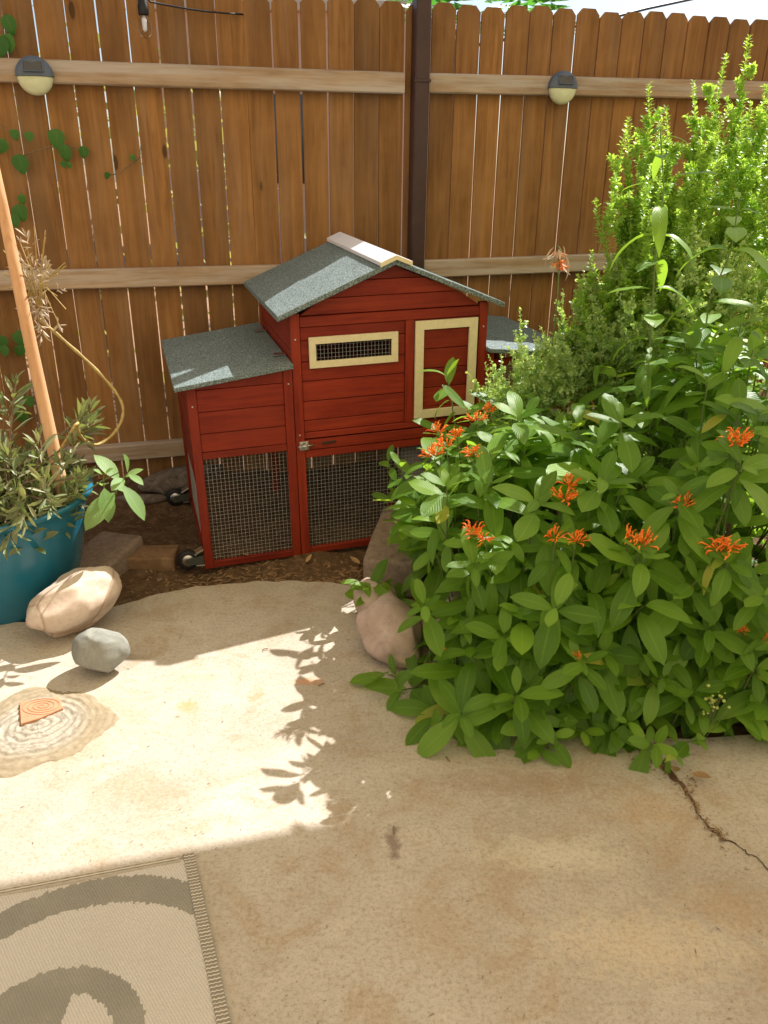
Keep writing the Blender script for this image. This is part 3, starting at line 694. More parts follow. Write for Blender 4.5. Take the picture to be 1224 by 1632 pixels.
uvl = me.uv_layers.new(name='UVMap'); uvc = [(LU*i/NU, LV_*j/NV) for j in range(NV+1) for i in range(NU+1)]
vi = np.empty(len(me.loops), dtype=np.int32); me.loops.foreach_get('vertex_index', vi); uvl.data.foreach_set('uv', np.array(uvc)[vi].ravel())
for p in me.polygons: p.use_smooth = True
m = Mat('woven_rug', .65, .3); at_ = N(m.t, 'ShaderNodeAttribute', attribute_name='pattern'); uv = N(m.t, 'ShaderNodeUVMap')
sx = N(m.t, 'ShaderNodeSeparateXYZ'); m.l(uv.outputs[0], sx.inputs[0])
ph = m.math('ADD', m.math('MULTIPLY', sx.outputs[0], 1250.0), m.math('MULTIPLY', sx.outputs[1], 420.0)); sn = m.math('SINE', ph)
sn2 = m.math('SINE', m.math('MULTIPLY', sx.outputs[1], 1900.0))
c = m.mix(m.ramp(at_.outputs['Fac'], [(.45, 0.0), (.55, 1.0)]), (.64, .60, .55), (.27, .255, .215))
c = m.mix(m.ramp(sn, [(.15, .28), (.5, 0.0)]), c, (.34, .31, .26)); c = m.mix(m.ramp(m.noise(m.coords(), 9, 5), [(.4, 0.0), (.75, .25)]), c, (.50, .46, .38)); m.col(c)
m.bump(m.math('ADD', sn, m.math('MULTIPLY', sn2, .4)), .5, .0012)
rug = empty('outdoor_rug', (RC.x, RC.y, 0)); tag(rug, 'flat woven outdoor rug with grey scroll pattern on the concrete at bottom left', 'rug')
o = obj('rug_weave', me, m.m, rug); o.location = (-RC.x, -RC.y, 0)
# ribbed binding (right edge) and hem (top edge)
m = Mat('rug_binding', .7, .3); uv = N(m.t, 'ShaderNodeUVMap'); sx = N(m.t, 'ShaderNodeSeparateXYZ'); m.l(uv.outputs[0], sx.inputs[0])
sn = m.math('SINE', m.math('MULTIPLY', sx.outputs[1], 900.0)); m.col(m.mix(m.ramp(sn, [(.35, 0.0), (.6, 1.0)]), (.27, .24, .19), (.62, .57, .49))); m.bump(sn, .6, .0015)
def strip(name, o0, du, dv, wd, ln, h, mat, lanes=3):
    vs, fs, uvs = [], [], []; nl = 180; prof = []
    nn = lanes*6
    for k in range(nn+1): prof.append((wd*k/nn, h + .0016*abs(math.sin(math.pi*lanes*k/nn)) if 0 < k < nn else .0006))
    for i in range(nl+1):
        for x, z in prof:
            p = o0 + du*x + dv*(ln*i/nl); vs.append((p.x, p.y, z + .0006*math.sin(i*1.9)*(x > 0))); uvs.append((x, ln*i/nl))
    q = nn+1
    for i in range(nl):
        for k in range(nn): fs.append((i*q+k, i*q+k+1, (i+1)*q+k+1, (i+1)*q+k))
    me = bpy.data.meshes.new(name); me.from_pydata(vs, [], fs); l = me.uv_layers.new(name='UVMap')
    for p in me.polygons:
        p.use_smooth = True
        for li in p.loop_indices: l.data[li].uv = uvs[me.loops[li].vertex_index]
    o = obj(name, me, mat, rug); o.location = (-RC.x, -RC.y, 0); return o
strip('binding', RC+RU*.012+RV*-.010, -RU, RV, .022, LV_+.01, .0075, m.m, 3)
m2 = plain('rug_hem', (.40, .36, .30), .7)
strip('hem', RC+RV*-.008+RU*.017, RV, RU, .016, LU-.02, .0070, m2, 2)
tube('hem_cord', [(p.x-RC.x, p.y-RC.y, .0095) for p in [RC+RU*(.02+.01*i)+RV*(.0005) for i in range(110)]], .0013, plain('pale_cord', (.62, .57, .49), .7), rug, 5)
tube('hem_cord', [(p.x-RC.x, p.y-RC.y, .0095) for p in [RC+RU*(.02+.01*i)+RV*(-.005) for i in range(110)]], .0011, plain('pale_cord', (.55, .50, .43), .7), rug, 5)
# ------------------------------------------------------------------ crack
ck = [(1040, 1205, 26), (1062, 1228, 22), (1085, 1250, 14), (1095, 1265, 9), (1108, 1282, 8), (1112, 1298, 4), (1125, 1314, 3), (1138, 1326, 9), (1150, 1335, 8), (1178, 1349, 2.5), (1190, 1360, 4), (1206, 1368, 2.5), (1224, 1386, 3), (1260, 1420, 3), (1320, 1460, 2)]
bm = bmesh.new(); prev = None; rr = random.Random(5)
pp = []
for (a, b) in zip(ck[:-1], ck[1:]):
    for t in (0, .25, .5, .75): pp.append((a[0]+(b[0]-a[0])*t+rr.uniform(-1.5, 1.5), a[1]+(b[1]-a[1])*t+rr.uniform(-1.5, 1.5), (a[2]+(b[2]-a[2])*t)*rr.uniform(.7, 1.25)))
for x, y, wd in pp:
    p = gr(x, y); h = wd*.0009*.45; q = [bm.verts.new((p.x-h, p.y-h*.5, .002)), bm.verts.new((p.x, p.y, .0035)), bm.verts.new((p.x+h, p.y+h*.5, .002))]
    if prev:
        for i in range(2): bm.faces.new((prev[i], prev[i+1], q[i+1], q[i]))
    prev = q
tag(obj('crack', mesh_bm(bm), M['soil']), kind='structure')
# ------------------------------------------------------------------ litter (uncountable)
def chips(name, n, fpos, smin, smax, mat, label, elong=3):
    V, Fc = [], []; rr = random.Random(len(name)+n)
    for i in range(n):
        x, y, z, k = fpos(rr); s = rr.uniform(smin, smax)*k; a = rr.uniform(0, 6.28); e = rr.uniform(1, elong)
        ux, uy = math.cos(a), math.sin(a); b = len(V); tz = rr.uniform(-.35, .35)*s
        for (p, q) in ((-e, 0), (-.2*e, .6), (e, .1), (.1*e, -.6)): V.append((x+(ux*p-uy*q)*s, y+(uy*p+ux*q)*s, z+s*.35+p/e*tz))
        V.append((x, y, z-s*.2)); Fc += [(b, b+1, b+2, b+3), (b+1, b, b+4), (b+2, b+1, b+4), (b+3, b+2, b+4), (b, b+3, b+4)]
    me = bpy.data.meshes.new(name); me.from_pydata(V, [], Fc); o = obj(name, me, mat); tag(o, label, 'litter', None, 'stuff')
def edge_y(x):
    for a, b in zip(edge[:-1], edge[1:]):
        if a[0] <= x <= b[0]: return a[1]+(b[1]-a[1])*(x-a[0])/(b[0]-a[0]+1e-9)
    return 2
def f_soil(rr):
    x = rr.uniform(-1.0, .25); y = edge_y(x) + abs(rr.gauss(0, .14)); return x, y, soil_z(x, y)+bumps(x, y), 1
def f_soil2(rr):
    x = rr.uniform(-1.5, 1.6); y = rr.uniform(1.7, 3.3); y = max(y, edge_y(x)+.01); return x, y, soil_z(x, y)+bumps(x, y), 1
def f_conc(rr):
    x = rr.uniform(-1.0, 1.2); y = rr.uniform(.8, 2.1); y = min(y, edge_y(x)-.02); return x, y, .0008, 1
def f_crack(rr):
    k = rr.choice(ck[:9]); p = gr(k[0]+rr.gauss(0, k[2]*.8), k[1]+rr.gauss(0, 7)); return p.x, p.y, .003, 1
chips('bark_litter', 1500, f_soil, .002, .008, M['litter'], 'bark chips and dry bits scattered along the concrete edge')
chips('soil_crumbs', 3500, f_soil2, .0015, .005, M['litter'], 'crumbs and bits of dry plant on the soil', 2)
chips('patio_specks', 650, f_conc, .0006, .0020, M['block'], 'tiny specks of debris on the concrete', 4)
chips('crack_debris', 160, f_crack, .0012, .004, M['litter'], 'dirt and bits of bark along the crack in the concrete', 2)
dl = leaf_mesh(1, .42, -.35, .5, 6)
for i, (px, py, s, a, where) in enumerate(((412, 893, .055, 200, 'curled dry tan leaf against the coop bottom rail'), (487, 900, .035, 60, 'small brown dry leaf on the soil below the coop post'), (575, 902, .04, 150, 'dry leaf on the soil at the corner of the brown block'), (240, 905, .04, 20, 'dry leaf on the soil near the front wheel'), (1100, 1235, .05, 300, 'dark curled dry leaf on the crack below the bush'), (1075, 1225, .05, 250, 'brown dry leaf under the lowest shoot by the crack'))):
    p = gr(px, py, -.015 if py < 1000 else .004); me_ = dl.copy(); o = obj('dry_leaf', me_, M['dryleaf']); o.matrix_world = frame_m((math.cos(R(a)), math.sin(R(a)), .15), (rv(.3)+Vector((0, 0, 1))), (p.x, p.y, p.z+.008), s)
    tag(o, where, 'dry leaf', 'dry leaves on the ground')
for px, py, a in ((717, 1215, 95), (418, 1000+38, 10), (508, 1095, 20), (628, 1330, 70)):
    p = gr(px, py); o = tube('twig', [(0, 0, .003), (.006, .004, .005), (.016, .006, .003)], .0014, M['brownstem'], None, 5); o.location = p; o.rotation_euler = (0, 0, R(a))
    tag(o, {717: 'short dark twig on the concrete under the flowering bush', 418: 'tiny twig on the sunlit concrete near the coop shadow', 508: 'tiny twig beside the orange stain on the concrete', 628: 'small dark twig on the shaded concrete below the bush shadow'}[px], 'twig', 'twigs on the concrete')
#PLANTS
exec_plants = True
# ------------------------------------------------------------------ leaves library
HL = [leaf_mesh(1, w_*.94, d_, f_*.8, 8, pk+.04, .05, wv, sd, pw=.66) for w_, d_, f_, pk, wv, sd in ((.40, .75, .35, .5, .15, .12), (.30, .9, .5, .5, .2, -.15), (.44, .18, .1, .53, .1, .08), (.42, .22, .18, .5, .08, .03), (.37, .35, .24, .48, .0, -.05), (.46, .12, .12, .52, .12, 0), (.39, .5, .20, .5, .05, .06), (.43, .28, .28, .46, .1, -.03), (.38, .05, .18, .5, .06, .04))]
TW = []
def shoot(tip, axis, n, size, leaves, lib=HL, gap=.024, droop=.22, spread=(35, 95), stem=None, stemlen=.22, smin=.50, tw=.0):
    axis = Vector(axis).normalized(); ph0 = random.uniform(0, math.pi); a0 = axis.orthogonal().normalized(); b0 = axis.cross(a0)
    bend = rv(.12); pts = []
    for i in range(n):
        t = i/max(1, n-1); p = Vector(tip) - axis*(gap*size/.09*(i*(1+.10*i))) + bend*(.03*t*t) + Vector((0, 0, -.01*t*t)); pts.append(p)
        ang = ph0 + i*math.pi/2 + random.uniform(-.22, .22)
        for s in (0, math.pi):
            side = a0*math.cos(ang+s) + b0*math.sin(ang+s); fi = R(spread[0] + (spread[1]-spread[0])*t + random.uniform(-14, 12))
            d = axis*math.cos(fi) + side*math.sin(fi); d.z -= droop*(.4+t); d.normalize()
            sz = size*(smin + (1-smin)*min(1, (i+.3)/2.2))*random.choice((.62, .8, .9, 1, 1.08, 1.18))*random.uniform(.93, 1.07)
            nr_ = (axis*.8 + Vector((0, 0, .5)) + rv(.28)); leaves.append((random.choice(lib), frame_m(d, nr_, p, sz)))
    if stem is not None:
        e = pts[-1] - axis*stemlen*.5 + Vector((0, 0, -stemlen*.35)); stem.append([Vector(tip)] + pts[1:] + [e])
def fl_mesh(seed):
    rr = random.Random(seed); bm = bmesh.new()
    for i in range(rr.randint(14, 20)):
        a = rr.uniform(0, 6.28); e = rr.uniform(.1, 1.35); d = Vector((math.cos(a)*math.sin(e), math.sin(a)*math.sin(e), math.cos(e))); b = Vector((math.cos(a), math.sin(a), 0))*rr.uniform(0, .012)
        L = rr.uniform(.016, .030); add_tube(bm, [b, b+d*L*.5, b+d*L*.85+Vector((0, 0, -.001)), b+d*L+Vector((0, 0, -.003))], [.0009, .0014, .0022, .0004], 5)
        sd = d.orthogonal().normalized()*.006; q = b+d*L*.85; add_tube(bm, [q, q+sd+d*.004, q+sd*1.3+d*.003], [.0014, .0011, .0004], 4)
    return mesh_bm(bm, 'flower', True)
FLM = [fl_mesh(s) for s in range(5)]
def stems_obj(root, stems, mat, r=.0022, name='stems'):
    if not stems: return
    inv = root.matrix_world.inverted(); bm = bmesh.new()
    for s in stems: add_tube(bm, [inv @ p for p in s], [r*.7 + r*.6*i/len(s) for i in range(len(s))], 5, False)
    o = obj(name, mesh_bm(bm, smooth=True), mat, root); o['kind'] = 'stuff'; return o
def ell_hit(px, py, ells):
    r = pray(px, py); best = None
    for c, ra in ells:
        o_ = CAM-Vector(c); a = sum((r[i]/ra[i])**2 for i in range(3)); b = 2*sum(o_[i]*r[i]/ra[i]**2 for i in range(3)); cc_ = sum((o_[i]/ra[i])**2 for i in range(3))-1
        D = b*b-4*a*cc_
        if D > 0:
            t = (-b-math.sqrt(D))/(2*a)
            if best is None or t < best[0]:
                p = CAM+r*t; nn = Vector([(p[i]-c[i])/ra[i]**2 for i in range(3)]).normalized(); best = (t, p, nn)
    return best
def mound(c, ra, count, root_pt, leaves, stems, size=(.075, .11), others=(), keep=None, zmin=.05, upb=.55, inner=.78):
    k = 0; tries = 0
    while k < count and tries < count*30:
        tries += 1
        d = Vector((random.gauss(0, 1), random.gauss(0, 1), random.gauss(0, 1))).normalized(); q = random.uniform(inner, 1.04)
        p = Vector([c[i]+d[i]*ra[i]*q for i in range(3)])
        if p.z < zmin or p.y < -5: continue
        if any(sum(((p[i]-c2[i])/r2_[i])**2 for i in range(3)) < .5 for c2, r2_ in others): continue
        if keep and not keep(p): continue
        nn = Vector([d[i]/ra[i] for i in range(3)]).normalized(); ax = (nn*.65 + Vector((0, -.12, upb+.25)) + rv(.25)).normalized()
        if p.z < .16: ax = (nn*.7 + Vector((0, -.1, .55)) + rv(.25)).normalized()
        shoot(p, ax, random.randint(3, 5), random.uniform(*size), leaves, stem=stems, gap=.013, droop=.10, spread=(48, 92)); k += 1
def inpoly(x, y, P):
    c_ = False; j = len(P)-1
    for i in range(len(P)):
        if (P[i][1] > y) != (P[j][1] > y) and x < (P[j][0]-P[i][0])*(y-P[i][1])/(P[j][1]-P[i][1])+P[i][0]: c_ = not c_
        j = i
    return c_
EA_ = ((.46, 1.92, .26), (.44, .44, .36)); EB_ = ((.93, 1.98, .38), (.48, .52, .45)); 
# ---- left bush
rootA = empty('flowering_bush', (.45, 1.95, -.02)); rootB = empty('flowering_bush', (.95, 2.05, -.02)); bpy.context.view_layer.update()
tag(rootA, 'left half of the orange-flowered green bush, leaning over the mauve stone and the brown blocks', 'bush', 'orange-flowered bushes'); tag(rootB, 'right part of the orange-flowered bush, nearest the right edge, above the crack', 'bush', 'orange-flowered bushes')
OUT = [(610, 690), (640, 640), (720, 590), (800, 560), (1500, 300), (1500, 1230), (1150, 1215), (1050, 1245), (930, 1190), (860, 1225), (760, 1205), (710, 1185), (670, 1150), (660, 1095), (725, 1065), (725, 960), (690, 890), (650, 800)]
def keep(p):
    x, y, z = proj(p); return inpoly(x, y, OUT)
lA, lB, sA, sB = [], [], [], []
mound(EA_[0], EA_[1], 175, None, lA, sA, (.10, .165), (EB_,), keep)
mound(EB_[0], EB_[1], 180, None, lB, sB, (.11, .175), (EA_,), lambda p: keep(p) and p.z > .04)
EC_ = ((.33, 1.66, .10), (.36, .20, .17)); ED_ = ((.84, 1.68, .12), (.40, .20, .20))
mound(EC_[0], EC_[1], 60, None, lA, sA, (.12, .17), (), lambda p: keep(p) and p.z > .03 and p.z < .3, upb=.35)
mound(ED_[0], ED_[1], 65, None, lB, sB, (.12, .175), (), lambda p: keep(p) and p.z > .03 and p.z < .35, upb=.35)
# explicit shoots (pixel, distance, axis, pairs, size)
SZ_ = 1.3
for px, py, Y, ax, n_, sz in ((583, 935, 1.98, (-.5, -.5, .7), 4, .092), (628, 955, 1.97, (-.3, -.5, .5), 4, .085), (660, 985, 1.93, (-.2, -.5, .4), 3, .085), (618, 738, 2.25, (-.5, -.2, .9), 3, .05), (640, 745, 2.22, (-.2, -.2, .9), 3, .09), (628, 800, 2.2, (-.6, -.3, .4), 4, .08), (672, 800, 2.18, (-.2, -.4, .5), 4, .09),
        (712, 600, 2.3, (-.3, -.2, .95), 3, .08), (745, 655, 2.2, (-.3, -.2, .9), 4, .085), (830, 640, 2.25, (.1, -.1, .9), 4, .11), (618, 1075, 1.68, (-.7, -.5, .5), 4, .085), (640, 1100, 1.62, (-.5, -.6, .3), 4, .09), (655, 760, 2.25, (-.4, -.3, .8), 3, .09), (680, 850, 2.1, (-.3, -.4, .7), 4, .09), (690, 1140, 1.52, (-.3, -.8, .3), 4, .09),
        (600, 935, 1.99, (-.5, -.3, .3), 2, .07), (690, 905, 2.02, (-.3, -.5, .6), 4, .09), (705, 690, 2.2, (-.4, -.2, .8), 3, .07)):
    shoot(at(px, py, Y), ax, n_, sz*SZ_, lA, stem=sA, stemlen=.2, smin=.85)
fA, fB = [], []
FL = [(697, 706, 0), (722, 728, 0), (738, 712, 0), (762, 742, 0), (705, 742, 0), (768, 690, 0), (780, 672, 0), (905, 788, 0), (898, 808, 0), (885, 862, 0), (915, 868, 0), (765, 856, 0), (782, 864, 0), (728, 1022, 0), (995, 862, 1), (1012, 872, 1), (1150, 872, 1), (1165, 866, 1), (1180, 712, 1), (1168, 718, 1), (1100, 806, 1), (872, 1152, 0), (917, 1030, 0), (1182, 988, 1), (1220, 1000, 1)]
for px, py, b in FL:
    h = ell_hit(px, py, (EA_, EB_))
    if not h: p = at(px, py, 2.15); nn = Vector((0, -.3, 1))
    else: p, nn = h[1], h[2]
    p = p + nn*.035; ax = (nn*.5 + Vector((0, 0, .9))).normalized(); small = .45 if py > 980 else 1.0
    L_ = lB if b else lA; shoot(p - ax*.008, ax, 4, .085, L_, stem=(sB if b else sA), spread=(55, 100))
    (fB if b else fA).append((p, ax, random.uniform(.8, 1.15)*small))
def put_flowers(root, fl, lab=None):
    inv = root.matrix_world.inverted()
    for p, ax, s in fl:
        q = ax.to_track_quat('Z', 'Y').to_matrix().to_4x4(); o = obj('flower_cluster', random.choice(FLM), M['flower'], root); o.matrix_local = inv @ (Matrix.Translation(p) @ q @ Matrix.Scale(s, 4))
for px, py, b in ((1035, 1058, 1), (800, 1030, 0), (872, 1150, 0), (885, 965, 0), (770, 905, 0), (1160, 895, 1), (1010, 900, 1), (925, 1040, 0), (1135, 985, 1), (740, 1120, 0), (1180, 760, 1), (1090, 800, 1), (950, 790, 0), (1010, 690, 1), (860, 820, 0), (830, 700, 0), (1190, 1060, 1), (820, 1100, 0), (960, 1140, 0), (1100, 1090, 1), (700, 960, 0), (730, 800, 0), (1080, 930, 1), (1210, 940, 1)):
    h = ell_hit(px, py, (EA_, EB_, EC_, ED_))
    if not h: continue
    p = h[1] + h[2]*.05 + Vector((0, 0, .01)); ax = (h[2]*.35 + Vector((random.uniform(-.15, .15), -.35, .85))).normalized()
    shoot(p, ax, 4, random.uniform(.095, .13), lB if b else lA, stem=(sB if b else sA), gap=.010, droop=.03, spread=(58, 88), lib=HL[2:], smin=.55)
# tall stems with big paired leaves, rising from the right bush
def tall(pxs, Y0, Y1, leaves, stems, size=.10, gap=.055, ends=3):
    P = [at(x, y, Y0+(Y1-Y0)*i/(len(pxs)-1)) for i, (x, y) in enumerate(pxs)]   # top to bottom
    stems.append(P); seg = 0; out = []
    L = sum((b-a).length for a, b in zip(P[:-1], P[1:])); d = .0; k = 0
    while d < L:
        r_ = d
        for a, b in zip(P[:-1], P[1:]):
            l_ = (b-a).length
            if r_ <= l_: p = a.lerp(b, r_/l_); ax = (a-b).normalized(); break
            r_ -= l_
        a0 = ax.orthogonal().normalized(); b0 = ax.cross(a0); ang = k*math.pi/2 + random.uniform(-.3, .3) + .4
        for s in (0, math.pi):
            side = a0*math.cos(ang+s)+b0*math.sin(ang+s); f_ = min(1, .3+d/.12); fi = R(50+25*f_); dd = ax*math.cos(fi)+side*math.sin(fi); dd.z -= .12
            leaves.append((HL[random.choice((1, 3, 3, 0))], frame_m(dd, ax+Vector((0, 0, .4)), p, size*f_*random.uniform(.8, 1.1))))
        k += 1; d += gap*min(1, .4+d/.15)
tall([(1052, 205), (1058, 300), (1045, 400), (1040, 480), (1030, 640)], 2.12, 2.12, lB, sB, .125, .065)
tall([(1178, 318), (1165, 400), (1130, 480), (1120, 560)], 1.98, 2.05, lB, sB, .13, .065)
tall([(1184, 500), (1172, 560), (1150, 640), (1140, 760)], 1.85, 1.95, lB, sB, .12, .06)
tall([(1035, 565), (1030, 640), (1010, 720), (1005, 800)], 1.95, 2.0, lB, sB, .115, .055)
tall([(1130, 680), (1125, 740), (1115, 830)], 1.8, 1.9, lB, sB, .115, .055)
tall([(950, 500), (960, 600), (965, 680)], 2.3, 2.25, lA, sA, .075, .055)
# low sprout at the crack and front hem shoots
for px, py, Y, ax, n_, sz in ((1045, 1185, 1.36, (0, -.7, .6), 4, .075), (1110, 1180, 1.40, (.3, -.6, .6), 4, .07), (1075, 1205, 1.36, (.1, -.6, .5), 3, .06), (1035, 1080, 1.50, (0, -.6, .8), 5, .10), (1180, 1140, 1.47, (.1, -.6, .6), 4, .085), (1215, 1150, 1.5, (.2, -.5, .7), 4, .08), (1120, 1130, 1.47, (-.1, -.6, .6), 4, .08), (1000, 1150, 1.44, (-.2, -.6, .5), 4, .08)):
    shoot(at(px, py, Y), ax, n_, sz*1.3, lB, stem=sB, stemlen=.12)
for px, py, Y, ax, n_, sz in ((800, 1130, 1.47, (-.1, -.7, .7), 4, .095), (870, 1150, 1.44, (0, -.7, .6), 4, .09), (740, 1150, 1.50, (-.3, -.7, .4), 4, .085), (860, 1195, 1.42, (0, -.8, .3), 3, .075), (930, 1165, 1.44, (.2, -.7, .4), 4, .08), (700, 1160, 1.52, (-.3, -.7, .3), 3, .085)):
    shoot(at(px, py, Y), ax, n_, sz*1.3, lA, stem=sA, stemlen=.12)
place_leaves(rootA, lA, M['leaf']); place_leaves(rootB, lB, M['leaf'])
for r_, s_ in ((rootA, sA), (rootB, sB)):
    b0 = Vector(r_.location)
    main = [[s[-1], s[-1].lerp(b0, .5)+Vector((0, 0, -.05)), b0+rv(.05)] for s in s_[::3]]
    stems_obj(r_, s_, M['stem']); stems_obj(r_, main, M['brownstem'], .0035, 'woody_stems')
put_flowers(rootA, fA); put_flowers(rootB, fB)
# yellow-green budding weed beside the crack
w0 = at(1135, 1115, 1.44); root = empty('budding_weed', (w0.x, w0.y+.02, 0)); tag(root, 'small yellow-green weed with round buds at the foot of the bush above the crack', 'weed')
bm = bmesh.new(); st = []
for i in range(34):
    p = w0 - root.location + Vector((random.gauss(0, .014), random.gauss(0, .01), random.gauss(0, .016))); bmesh.ops.create_icosphere(bm, subdivisions=1, radius=random.uniform(.0025, .0045), matrix=Matrix.Translation(p)); st.append(p)
o = obj('buds', mesh_bm(bm, smooth=True), M['bud'], root); o['kind'] = 'stuff'
bm = bmesh.new()
for p in st[::3]: add_tube(bm, [Vector((0, 0, 0)), p*.6+Vector((.004, 0, .0)), p], .0012, 4)
obj('stem', mesh_bm(bm), M['stem'], root)
# ------------------------------------------------------------------ fine-leaved shrub
TL = leaf_mesh(1, .5, .15, .25, 2)
TL2 = leaf_mesh(1, .78, .1, .2, 3, .55, pw=.6)
def sprig_mesh(L, n, seed, side=5, lf=.016, tl=None, wild=1.0):
    tl = tl or TL; rr = random.Random(seed); ins = []; stems = []
    def branch(p0, d, ln, k):
        bend = Vector((rr.uniform(-.1, .1), rr.uniform(-.1, .1), 0)); pts = [p0 + d*ln*t + bend*ln*t*t for t in (0, .35, .7, 1)]; stems.append(pts)
        for i in range(k):
            t = (i+.5)/k; t = .12+.88*t; p = p0+d*ln*t+bend*ln*t*t; a = i*2.4+rr.uniform(-.4, .4); e = R(rr.uniform(25, 75))
            s = d.orthogonal().normalized(); b = d.cross(s); sd = s*math.cos(a)+b*math.sin(a); dd = d*math.cos(e)+sd*math.sin(e)
            ins.append((tl, frame_m(dd, d+Vector((rr.uniform(-.5, .5)*wild, rr.uniform(-.5, .5)*wild, rr.uniform(-.2, .5))), p, lf*rr.uniform(.6, 1.15)*(1-.35*t))))
    branch(Vector((0, 0, 0)), Vector((0, 0, 1)), L, n)
    for j in range(side):
        h = L*rr.uniform(.05, .75); a = rr.uniform(0, 6.28); e = R(rr.uniform(18, 50)*(1+.5*(wild > 1))); d = Vector((math.cos(a)*math.sin(e), math.sin(a)*math.sin(e), math.cos(e)))
        branch(Vector((0, 0, h)), d, L*rr.uniform(.15, .38)*(1.2-h/L), max(8, int(n*.3)))
    me = join(ins, 'sprig'); bm = bmesh.new(); bm.from_mesh(me)
    for s in stems: add_tube(bm, s, .0011, 3, False)
    bm.to_mesh(me); bm.free(); return me
def sprigs(root, lst, mat, libs):
    inv = root.matrix_world.inverted(); lst = sorted(lst, key=lambda q: proj(q[0])[2])
    for i, (p, ax, s) in enumerate(lst[:298]):
        me = random.choice(libs)
        if not me.materials: me.materials.append(mat)
        q = Vector(ax).normalized().to_track_quat('Z', 'Y').to_matrix().to_4x4(); o = bpy.data.objects.new('sprig', me); link(o); o.parent = root
        o.matrix_local = inv @ (Matrix.Translation(p) @ q @ Matrix.Rotation(random.uniform(0, 6.28), 4, 'Z') @ Matrix.Scale(s, 4))
SPT = [sprig_mesh(.34, 150, s, 8, .027) for s in range(5)]
SPG = [sprig_mesh(.22, 42, 20+s, 10, .019, TL2, 2.0) for s in range(6)]
rootS = empty('tall_shrub', (1.2, 2.8, 0)); bpy.context.view_layer.update(); tag(rootS, 'tall fine-leaved bright green shrub with upright spires against the right fence panel', 'shrub')
L_ = []
def spire(px, py, Y, n=3, lean=(0, 0), s=1.0):
    tip = at(px, py, Y); ax = Vector((lean[0], lean[1], 1)).normalized()
    for k in range(n): L_.append((tip - ax*(.34*s + .20*k*s) + rv(.012*k), (ax+rv(.06)), s*(1-.0*k)))
for q in ((1148, 92, 2.75, 5), (1205, 62, 2.8, 5), (1048, 132, 2.7, 4), (1012, 190, 2.62, 3), (1085, 240, 2.7, 3), (1110, 195, 2.75, 4), (1175, 150, 2.8, 4), (1224, 120, 2.8, 5), (1030, 260, 2.6, 3), (1075, 320, 2.65, 3), (1130, 260, 2.7, 3), (1000, 300, 2.6, 2), (1195, 230, 2.65, 3), (1160, 320, 2.6, 3), (1250, 60, 2.9, 4), (1280, 90, 2.8, 4), (1320, 60, 2.9, 5), (1100, 350, 2.55, 3), (1215, 330, 2.55, 3), (990, 380, 2.5, 2), (1045, 400, 2.5, 2), (1180, 420, 2.5, 2), (1120, 430, 2.5, 2), (1215, 440, 2.4, 2), (1085, 170, 2.78, 3), (1130, 130, 2.8, 4)):
    spire(q[0], q[1], q[2], q[3], (random.uniform(-.08, .08), random.uniform(-.06, .06)))
for i in range(46):
    px, py = random.uniform(1000, 1290), random.uniform(190, 470); spire(px, py - (px-1000)*.25, random.uniform(2.4, 2.8), 1, (random.uniform(-.2, .15), random.uniform(-.15, .1)), random.uniform(.8, 1.05))
for i in range(80):
    d = Vector((random.gauss(0, 1), random.gauss(0, 1), random.gauss(0, 1))).normalized(); p = Vector((1.32+d.x*.52, 2.74+d.y*.36, .55+d.z*.52))
    if p.z < .05: continue
    L_.append((p - Vector((0, 0, .15)), Vector((d.x*.5, d.y*.5, 1)), random.uniform(.7, 1)))
for i in range(46):
    px = random.uniform(890, 1030); py = random.uniform(470-(px-890)*1.25, 570); tip = at(px, py, random.uniform(2.42, 2.62)); s_ = random.uniform(.6, .9)
    ax = Vector((random.uniform(-.35, .2), random.uniform(-.2, .1), 1)).normalized(); L_.append((tip-ax*.33*s_, ax, s_))
sprigs(rootS, L_, M['fineleaf'], SPT)
bm = bmesh.new()
for i in range(16): b = Vector((random.uniform(-.08, .08), random.uniform(-.08, .08), -.03)); t_ = Vector((random.uniform(-.45, .45), random.uniform(-.3, .25), random.uniform(.7, 1.1))); add_tube(bm, [b, b.lerp(t_, .4)+rv(.03), t_], [.008, .006, .003], 6)
obj('woody_stems', mesh_bm(bm, smooth=True), M['brownstem'], rootS)
rootG = empty('low_shrub', (.78, 2.5, 0)); bpy.context.view_layer.update(); tag(rootG, 'lower grey-green fine-leaved shrub sprawling in front of the coop right side', 'shrub')
L_ = []; cg, rg = (.74, 2.40, .46), (.44, .22, .37)
PG = [(775, 600), (800, 570), (850, 530), (880, 460), (935, 400), (1000, 420), (1400, 420), (1400, 800), (700, 800), (720, 640)]
k = 0
while k < 195:
    d = Vector((random.gauss(0, 1), random.gauss(0, 1), random.gauss(0, 1))).normalized(); q = random.uniform(.7, 1.05); p = Vector([cg[i]+d[i]*rg[i]*q for i in range(3)])
    x, y, z = proj(p)
    if p.z < .05 or not inpoly(x, y, PG): continue
    L_.append((p-Vector((d.x*.08, d.y*.08, .10)), Vector((d.x*.8, d.y*.8, .7))+rv(.2), random.uniform(.55, .95))); k += 1
for px, py, Y, s in ((790, 585, 2.42, .8), (835, 500, 2.5, .8), (925, 430, 2.5, .9), (850, 560, 2.42, .8), (905, 470, 2.5, .8), (955, 440, 2.52, .9), (780, 620, 2.40, .6)):
    tip = at(px, py, Y); L_.append((tip-Vector((0, 0, .2*s)), (random.uniform(-.2, .1), -.05, 1), s))
k = 0
